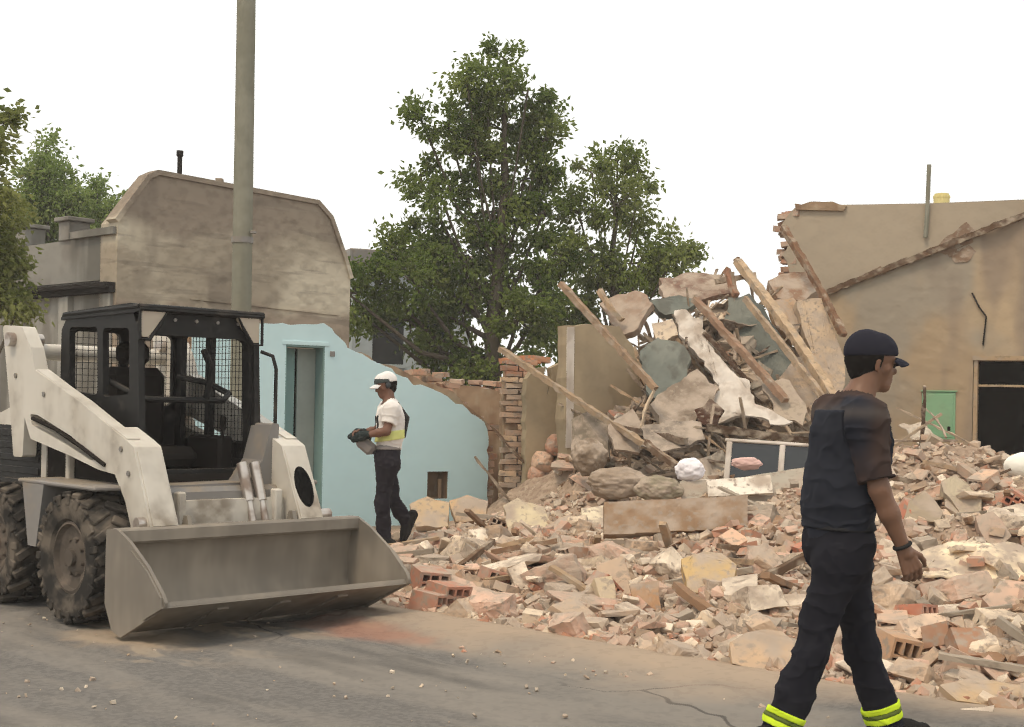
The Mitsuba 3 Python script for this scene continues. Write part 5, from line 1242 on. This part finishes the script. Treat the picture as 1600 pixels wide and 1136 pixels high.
def person(name, label, J, skin_c, f, fig):
    """Builds body, clothes and boots from the joints in J. fig: colours and cuts."""
    t = thing(name, label, 'person')
    up_ = np.array([0, 0, 1.0])
    f = np.asarray(f, float); r = np.cross(f, up_); r /= np.linalg.norm(r)            # r = the person's right
    H = J['head']; hb, L = head_bones(H, J.get('look', f), J.get('headup', up_))
    neck, chest, belly, pel = J['neck'], J['chest'], J['belly'], J['pelvis']
    torso = [(neck + [0, 0, -.03], chest, .085, .135, (f, .72)), (chest, belly, .150, .135, (f, .72)), (belly, pel, .135, .150, (f, .76)), (J['shR'] * .5 + chest * .5, J['shR'], .085, .062), (J['shL'] * .5 + chest * .5, J['shL'], .085, .062),
             (J['shR'], J['shL'], .062, .062), (chest + r * .05 + f * .02, belly + r * .06, .10, .09), (chest - r * .05 + f * .02, belly - r * .06, .10, .09)]
    necks = [(H + (-.02) * f + [0, 0, -.05], neck + [0, 0, -.04], .057, .066)]
    arms, legs = {}, {}
    for k in 'RL':
        arms[k] = [(J['sh' + k], J['el' + k], .055, .041), (J['el' + k], J['el' + k] * .6 + J['wr' + k] * .4, .042, .041), (J['el' + k] * .6 + J['wr' + k] * .4, J['wr' + k], .041, .027)]
        legs[k] = [(J['hip' + k], J['kn' + k], .076, .044), (J['kn' + k], J['kn' + k] * .68 + J['an' + k] * .32, .044, .045), (J['kn' + k] * .68 + J['an' + k] * .32, J['an' + k], .045, .034)]
    body_b = hb + necks + torso + arms['R'] + arms['L'] + legs['R'] + legs['L']
    lo, hi = bounds(body_b, .02)
    body = iso(lambda p: smin([capsules(p, hb, .016), capsules(p, necks + torso, .04), *(capsules(p, arms[k], .02) for k in 'RL'), *(capsules(p, legs[k], .03) for k in 'RL')], .018), lo, hi, .0115)
    body = relax(body, 2)
    hands = [hand_mesh(J['wr' + k], J['el' + k], J['palm' + k], J['curl' + k], 1.05, J.get('thumb' + k)) for k in 'RL']
    body = union(body, *hands)
    part(t, 'body', body, mat('skin'), True, color=skin_c)
    # eyes
    for q in (-1, 1):
        part(t, 'eye', trimesh.creation.icosphere(2, .012).apply_translation(L(.083, .031 * q, .002)), mat('cloth'), True, color=(.03, .02, .015))
    # trousers
    def trousers(p, off=0.0):
        d = [smin([bone(p, belly * .3 + pel * .7, pel, .150 + off, .158 + off, (f, .78)), *(bone(p, pel + s_ * r * .07, J['hip' + k], .115 + off, .110 + off) for k, s_ in (('R', 1), ('L', -1)))], .05)]
        for k in 'RL':
            kn, an, hp = J['kn' + k], J['an' + k], J['hip' + k]
            d.append(capsules(p, [(hp, kn, .100 + off, .067 + off), (kn, kn * .5 + an * .5, .067 + off, .068 + off), (kn * .5 + an * .5, an + (an - kn) * .0, .068 + off, .066 + off)], .03))
        return smin(d, .035)
    folds = lambda p, a, q=9.0: (meshkit.fbm(p * [q, q, q * .55], 3, 4) - .5) * a - np.maximum(0, .10 - np.abs(meshkit.fbm(p * [q * .8, q * .8, q * 1.3] + 7, 2, 8) - .5)) * a * 1.6
    waist = pel[2] + .115
    lo, hi = np.minimum(J['anR'], J['anL']) - .15, np.maximum(pel, pel) + .3
    lo = np.minimum(lo, pel - .3); hi = np.maximum(hi, np.maximum(J['knR'], J['knL']) + .2)
    hi = np.maximum(hi, np.maximum(J['anR'], J['anL']) + .15)
    def tr_cut(p):
        d = np.maximum(trousers(p) + folds(p, .045), p[:, 2] - waist)
        for k in 'RL':
            ax = J['an' + k] - J['kn' + k]; ax = ax / np.linalg.norm(ax)
            q = (p - J['an' + k]) @ ax
            near = np.linalg.norm(p - J['an' + k], axis=1) < .2
            d = np.where(near, np.maximum(d, q - .045), d)
        return d
    tm = relax(iso(tr_cut, lo, hi, .0105), 2)
    tr = part(t, 'trousers', tm, mat('cloth'), True, color=fig['trousers'])
    for k, spans in fig.get('bands', {}).items():
        ax = J['kn' + k] - J['an' + k]; ax = ax / np.linalg.norm(ax)
        for (z0, z1, cc) in spans:
            o = J['an' + k]
            bm = iso(lambda p: np.maximum(np.maximum(bone(p, J['kn' + k] * .5 + o * .5, o, .068 + .012, .066 + .012) + folds(p, .035), slab_cut(p, o, ax, z0, z1)), -(bone(p, J['kn' + k] * .5 + o * .5, o, .064, .06))), o - .2, o + .3, .008)
            part(t, 'reflective_band', relax(bm, 2), mat('cloth'), True, color=cc, label='fluorescent yellow green band round the shin')
    # shirt
    def shirt(p):
        d = capsules(p, [(*b[:2], b[2] + .020, b[3] + .020, *b[4:]) for b in torso], .05)
        for k in 'RL':
            sh, el = J['sh' + k], J['el' + k]
            ax = el - sh; Ls = np.linalg.norm(ax); ax = ax / Ls
            slv = np.maximum(bone(p, sh, el, .078, .066), (p - sh) @ ax - Ls * fig.get('sleeve', .72))
            d = smin([d, slv], .03)
        d = d + folds(p, .040, 9)
        d = np.maximum(d, fig['hem'] - p[:, 2] + .02 * np.sin(p[:, 0] * 20))
        return np.maximum(d, -(bone(p, neck + [0, 0, -.04] + .01 * f, neck + [0, 0, .12] + .03 * f, .070, .085)))
    sb = torso + [(J['shR'], J['elR'], .09, .09), (J['shL'], J['elL'], .09, .09)]
    lo, hi = bounds(sb, .04)
    sm = relax(iso(shirt, lo, hi, .0095), 2)
    so = part(t, 'shirt', sm, mat('cloth'), True, color=fig['shirt'](sm.vertices) if callable(fig['shirt']) else fig['shirt'])
    if 'vest' in fig:
        tb_ = [(*b[:2], b[2] + .020, b[3] + .020, *b[4:]) for b in torso]
        def vest(p):
            d = capsules(p, tb_, .05) + folds(p, .040, 9)
            d = np.maximum(d - .013, -(d + .010))
            w_ = np.abs((p - chest) @ r)
            d = np.maximum(d, w_ - (.150 + .35 * np.maximum(0, chest[2] - .02 - p[:, 2])))
            d = np.maximum(d, np.maximum(fig['hem'] + .05 - p[:, 2], p[:, 2] - neck[2] + .035))
            return np.maximum(d, -bone(p, neck + f * .02, neck + f * .12 + V3(0, 0, .10), .08, .09))
        vm = relax(iso(vest, *bounds(torso, .04), .0085), 1)
        part(t, 'vest', vm, mat('cloth'), True, color=fig['vest'])
    part(t, 'belt', relax(iso(lambda p: np.maximum(np.maximum(trousers(p, .012), slab_cut(p, np.zeros(3), up_, waist - .05, waist - .005)), -trousers(p, -.02)), pel - .25, pel + .25, .0115), 1), mat('cloth'), True, color=fig.get('belt', (.02, .02, .02)))
    # boots
    for k in 'RL':
        an, toe = J['an' + k], J['toe' + k]
        fd = toe - an; heel = an - fd * .38 + (J['sole' + k] * .045)
        bb = [(an + (J['kn' + k] - an) * .16, an, .056, .058), (an, heel, .05, .046), (heel, toe, .046, .040), (an, toe * .6 + an * .4 + .0 * up_, .055, .05)]
        lo, hi = bounds(bb, .02)
        part(t, 'boot', relax(iso(lambda p: capsules(p, bb, .03), lo, hi, .0085), 2), mat('cloth'), True, color=fig.get('boot', (.015, .014, .013)))
    # cap: crown shell and peak
    lf_ = J.get('look', f); lf_ = lf_ / np.linalg.norm(lf_); hu = J.get('headup', up_)
    rr_ = np.cross(lf_, hu); rr_ /= np.linalg.norm(rr_); hu2 = np.cross(rr_, lf_)
    def crown(p):
        d = bone(p, L(-.030, 0, .045), L(.018, 0, .045), .097, .090, (rr_, .90))
        return np.maximum(d, -((p - L(0, 0, .032)) @ (hu2 + lf_ * -.12)))
    cr = relax(iso(crown, H - .2, H + .2, .0085), 3)
    cap = part(t, 'cap', cr, mat('cloth'), True, color=fig['cap'](cr.vertices, L) if callable(fig['cap']) else fig['cap'])
    pk = []
    th = np.linspace(-1, 1, 13)
    for a in th:
        for q in np.linspace(0, 1, 6):
            x = .062 + .028 * (1 - a * a) ** .5 + q * (.075 * (1 - .55 * a * a)); y = a * .075
            pk.append((x, y, .040 - .018 * q * q - .022 * a * a))
    pk = np.array(pk); top_ = np.array([L(*q) for q in pk]); bot_ = np.array([L(q[0], q[1], q[2] - .006) for q in pk])
    ii = np.arange(13 * 6).reshape(13, 6); qd = np.stack([ii[:-1, :-1], ii[1:, :-1], ii[1:, 1:], ii[:-1, 1:]], -1).reshape(-1, 4)
    fa = np.vstack([qd[:, [0, 1, 2]], qd[:, [0, 2, 3]]])
    rim = np.concatenate([ii[:, 0][::-1], ii[0, :], ii[:, -1], ii[-1, ::-1]]); n_ = len(pk)
    sd_ = []
    for a, b in zip(rim, np.roll(rim, -1)):
        if a != b: sd_ += [[a, b, b + n_], [a, b + n_, a + n_]]
    part(t, 'cap_peak', trimesh.Trimesh(np.vstack([top_, bot_]), np.vstack([fa, fa[:, ::-1] + n_, np.array(sd_)]), process=False), mat('cloth'), 40, parent=None) if False else part(cap, 'peak', trimesh.Trimesh(np.vstack([top_, bot_]), np.vstack([fa, fa[:, ::-1] + n_, np.array(sd_)]), process=False), mat('cloth'), False, color=fig.get('peak', fig['cap'] if not callable(fig['cap']) else (.6, .6, .6)))
    # short hair under the cap
    def hair(p):
        d = bone(p, L(-.028, 0, .03), L(.0, 0, .03), .0915, .088, (rr_, .92))
        d = smin([d, bone(p, L(-.05, 0, -.01), L(-.055, 0, -.045), .055, .042)], .03)
        d = d + (meshkit.fbm(p * 60, 2) - .5) * .006
        return np.maximum(np.maximum(d, (p - L(.012, 0, 0)) @ lf_), (p - L(0, 0, .05)) @ hu2)
    hm = relax(iso(hair, H - .2, H + .15, .0085), 1)
    part(t, 'hair', hm, mat('cloth'), True, color=(.012, .010, .009))
    return t, L, so

def V(*a): return np.array(a, float)
# the man walking in the foreground
Y1 = 5.66
f1 = V(.93, .37, 0); f1 /= np.linalg.norm(f1)
J = {'head': P(1362, 568, Y1 + .02), 'neck': P(1334, 628, Y1), 'chest': P(1326, 690, Y1), 'belly': P(1312, 775, Y1), 'pelvis': P(1310, 850, Y1), 'look': V(.96, .22, -.10), 'headup': V(.05, 0, 1),
     'shR': P(1352, 655, Y1 - .17), 'shL': P(1304, 650, Y1 + .17), 'elR': P(1374, 765, Y1 - .22), 'wrR': P(1412, 858, Y1 - .20), 'elL': P(1286, 755, Y1 + .24), 'wrL': P(1290, 845, Y1 + .27),
     'palmR': V(-.25, .95, .1), 'palmL': V(-.2, -.95, 0), 'curlR': 32, 'curlL': 25, 'thumbR': V(.9, .3, .1), 'thumbL': V(.9, .3, .1),
     'hipR': P(1312, 880, Y1 - .09), 'hipL': P(1318, 878, Y1 + .09), 'knR': P(1268, 1018, Y1 - .10), 'anR': P(1214, 1150, Y1 - .13), 'knL': P(1346, 1010, Y1 + .10), 'anL': P(1384, 1138, Y1 + .10)}
J['toeR'] = J['anR'] + V(.155, .05, -.075); J['toeL'] = J['anL'] + V(.175, .06, -.025); J['soleR'] = V(-.3, 0, -.9); J['soleL'] = V(.3, 0, -.95)
NAVY = V(.016, .017, .025)
LIME = V(.50, .66, .03)
def shirt1(v):
    g = np.exp(-((v[:, 2] - (J['neck'][2] - .045)) / .026) ** 2)[:, None]
    w = meshkit.fbm(v * 6, 3)[:, None]
    bk = sstep(.05, .13, (v - J['chest']) @ -f1 + (w[:, 0] - .5) * .12)[:, None]
    base = V(.046, .030, .026) * (1 - bk) * (1.15 - w * .4) + V(.017, .019, .028) * bk
    return base * (1 - .5 * g) + V(.10, .086, .078) * .5 * g
skin1 = V(.165, .085, .052)
bands = {k: [(.035, .062, LIME), (.062, .080, (.10, .13, .03)), (.080, .105, LIME)] for k in 'RL'}
person('person', 'man in navy cap, dark vest and brown t-shirt walking past the rubble', J, skin1, f1,
       {'trousers': V(.011, .011, .016), 'shirt': shirt1, 'hem': J['pelvis'][2] + .02, 'sleeve': .86, 'vest': V(.017, .019, .027), 'bands': bands, 'cap': V(.017, .017, .026), 'peak': V(.017, .018, .028), 'belt': V(.02, .02, .022)})
# the man standing at the heap
Y2 = 13.5
f2 = V(-.97, -.2, 0); f2 /= np.linalg.norm(f2)
J2 = {'head': P(603, 603, Y2), 'neck': P(609, 630, Y2), 'chest': P(612, 652, Y2), 'belly': P(610, 683, Y2), 'pelvis': P(605, 712, Y2), 'look': V(-.93, -.25, -.28), 'headup': V(-.2, 0, 1),
      'shR': P(606, 641, Y2 + .17), 'shL': P(612, 642, Y2 - .17), 'elL': P(604, 674, Y2 - .22), 'wrL': P(572, 680, Y2 - .16), 'elR': P(590, 672, Y2 + .2), 'wrR': P(566, 676, Y2 + .10),
      'palmR': V(.1, -.7, -.6), 'palmL': V(.1, .7, -.6), 'curlR': 45, 'curlL': 45, 'thumbR': V(0, -.5, .9), 'thumbL': V(0, .5, .9),
      'hipL': P(606, 725, Y2 - .09), 'hipR': P(605, 725, Y2 + .09), 'knL': P(597, 785, Y2 - .10), 'anL': P(601, 846, Y2 - .10), 'knR': P(614, 782, Y2 + .10), 'anR': P(636, 815, Y2 + .14)}
J2['toeL'] = J2['anL'] + V(-.17, -.05, -.045); J2['toeR'] = J2['anR'] + V(-.03, -.02, -.17); J2['soleL'] = V(0, 0, -1); J2['soleR'] = V(1, 0, .1)
man2, L2, so2 = person('person', 'man in white t-shirt and white cap before the teal wall holding a dark tool', J2, V(.15, .072, .045), f2,
       {'trousers': V(.014, .012, .017), 'shirt': V(.66, .63, .60), 'hem': J2['pelvis'][2] + .06, 'sleeve': .62, 'cap': lambda v, L: np.where(((v - L(-.03, 0, .05)) @ V(-.93, -.25, -.28) > -.005)[:, None] & ((v - L(0, 0, .07))[:, 2:] < 0), V(.05, .06, .06), V(.68, .66, .64)), 'peak': V(.66, .66, .66), 'belt': V(.22, .20, .19)})
# hi-vis harness: waist band and straps lying on the shirt
tor2 = [(J2['chest'], J2['belly'], .150, .135, (f2, .72)), (J2['belly'], J2['pelvis'], .135, .150, (f2, .76))]
zb = J2['belly'][2]
hv = iso(lambda p: np.maximum(np.maximum(capsules(p, tor2, .05) - .050, slab_cut(p, np.zeros(3), V(-.15, 0, 1) / 1.011, zb - .045 - .15 * J2['belly'][0], zb + .045 - .15 * J2['belly'][0])), -(capsules(p, tor2, .05) - .014)), J2['belly'] - .3, J2['belly'] + .3, .011)
part(man2, 'hi_vis_band', relax(hv, 2), mat('cloth'), True, color=V(.60, .62, .22), label='fluorescent yellow band round the waist')
r2 = np.cross(f2, [0, 0, 1])
for s_ in (-1, 1):
    q = [J2['belly'] - f2 * .13 + r2 * .07 * s_, J2['chest'] - f2 * .155 + r2 * .085 * s_, J2['neck'] - f2 * .07 + r2 * .09 * s_ + V(0, 0, .0), J2['neck'] + f2 * .03 + r2 * .10 * s_ + V(0, 0, .0), J2['chest'] + f2 * .145 + r2 * .08 * s_, J2['belly'] + f2 * .12 + r2 * .06 * s_]
    part(man2, 'strap', tube(q, .016, 8), mat('cloth'), True, color=V(.03, .03, .03))
part(man2, 'ear_protector', trimesh.creation.icosphere(2, .028).apply_translation(L2(-.012, -.085, .0)), mat('cloth'), True, color=V(.05, .055, .06))
for k in 'RL':
    d_ = J2['wr' + k] - J2['el' + k]; d_ = d_ / np.linalg.norm(d_)
    gb_ = [(J2['wr' + k] - d_ * .02, J2['wr' + k] + d_ * .05, .040, .05), (J2['wr' + k] + d_ * .05, J2['wr' + k] + d_ * .13 + V(0, 0, -.02), .046, .034)]
    lo, hi = bounds(gb_, .02)
    part(man2, 'glove', relax(iso(lambda p: capsules(p, gb_, .02) + (meshkit.fbm(p * 30, 2) - .5) * .012, lo, hi, .008), 1), mat('cloth'), True, color=V(.02, .028, .028))
tool = thing('hand_tool', 'dark hand held cutting tool in front of the man in the white t-shirt', 'tool')
ta, tb = P(556, 682, Y2 - .06), P(586, 708, Y2 - .10)
part(tool, 'shaft', tube([ta, tb], .020, 10), mat('cloth'), True, color=V(.04, .04, .042))
part(tool, 'motor', place(box(0, 0, 0, .20, .13, .12, .03), (ta * .45 + tb * .55), np.block([[frame_from(tb - ta), np.zeros((3, 1))], [np.zeros((1, 3)), np.ones((1, 1))]])), mat('cloth'), color=V(.20, .18, .17))
part(tool, 'handle', tube([ta + V(0, 0, .0), ta + V(.05, 0, .07), ta + V(.16, 0, .02), tb * .6 + ta * .4], .013, 8), mat('cloth'), True, color=V(.03, .03, .03))
# details on the walking man: trouser pocket flap, sleeve hems, collar, wrist watch
man1 = 'person'
hp = J['hipR'] - f1 * .085 + V(.03, -.075, .03)
def ring(c, ax, r, th):
    ax = ax / np.linalg.norm(ax); u = np.cross(ax, [0.3, 0.9, 0.1]); u /= np.linalg.norm(u); w = np.cross(ax, u)
    return tube([c + r * (math.cos(a) * u + math.sin(a) * w) for a in np.linspace(0, 2 * math.pi, 28)[:-1]], th, 7, closed=True)
for k in 'RL':
    ax = J['el' + k] - J['sh' + k]
    part(man1 + '__shirt', 'sleeve_hem', ring(J['sh' + k] + ax * .845, ax, .0685, .006), mat('cloth'), True, color=V(.03, .02, .018))
part(man1 + '__shirt', 'collar', ring(J['neck'] + V(0, 0, .012) + f1 * .012, V(.12, .04, 1), .074, .011), mat('cloth'), True, color=V(.05, .042, .040))
ax = J['wrR'] - J['elR']
part(man1, 'wrist_watch', ring(J['wrR'] - ax * .06, ax, .033, .008), mat('cloth'), True, color=V(.02, .02, .02))
# loader details: bolts, hoses, lamp brackets, tie-down hooks
for y_ in np.linspace(-.36, .30, 5):
    cp('header_bolt', trimesh.creation.cylinder(.012, .012, sections=10, transform=trimesh.transformations.translation_matrix((.095, y_, 1.985)) @ trimesh.transformations.rotation_matrix(math.pi / 2, (0, 1, 0))), 'grey_metal')
for s in (-1, 1):
    y_ = s * (.684 if s < 0 else .634)
    for x_, z_ in ((-1.25, 1.60), (-.80, 1.47), (.30, 1.13), (.40, .98)):
        lp('arm_bolt', trimesh.creation.cylinder(.018, .012, sections=12, transform=trimesh.transformations.translation_matrix((x_, y_, z_)) @ trimesh.transformations.rotation_matrix(math.pi / 2, (1, 0, 0))), 'grey_metal')
for x_ in (-.4, .4):
    bp('lifting_eye', prism([(.60, .66), (.68, .66), (.66, .72), (.62, .72)], x_ - .015, x_ + .015))

# ------------------------------------------------------------------ dusty air
scene['dusty_air'] = {'type': 'homogeneous', 'albedo': {'type': 'rgb', 'value': [0.96, 0.955, 0.945]}, 'sigma_t': 0.0017}
labels['haze'] = {'kind': 'stuff', 'label': 'thin pale dust hanging in the air over the whole site', 'category': 'haze'}
scene['haze'] = {'type': 'cube', 'to_world': T().translate([0, 0, 4.2]).scale([142, 142, 5.3]), 'bsdf': {'type': 'null'}, 'interior': {'type': 'ref', 'id': 'dusty_air'}}
scene['camera']['medium'] = {'type': 'ref', 'id': 'dusty_air'}
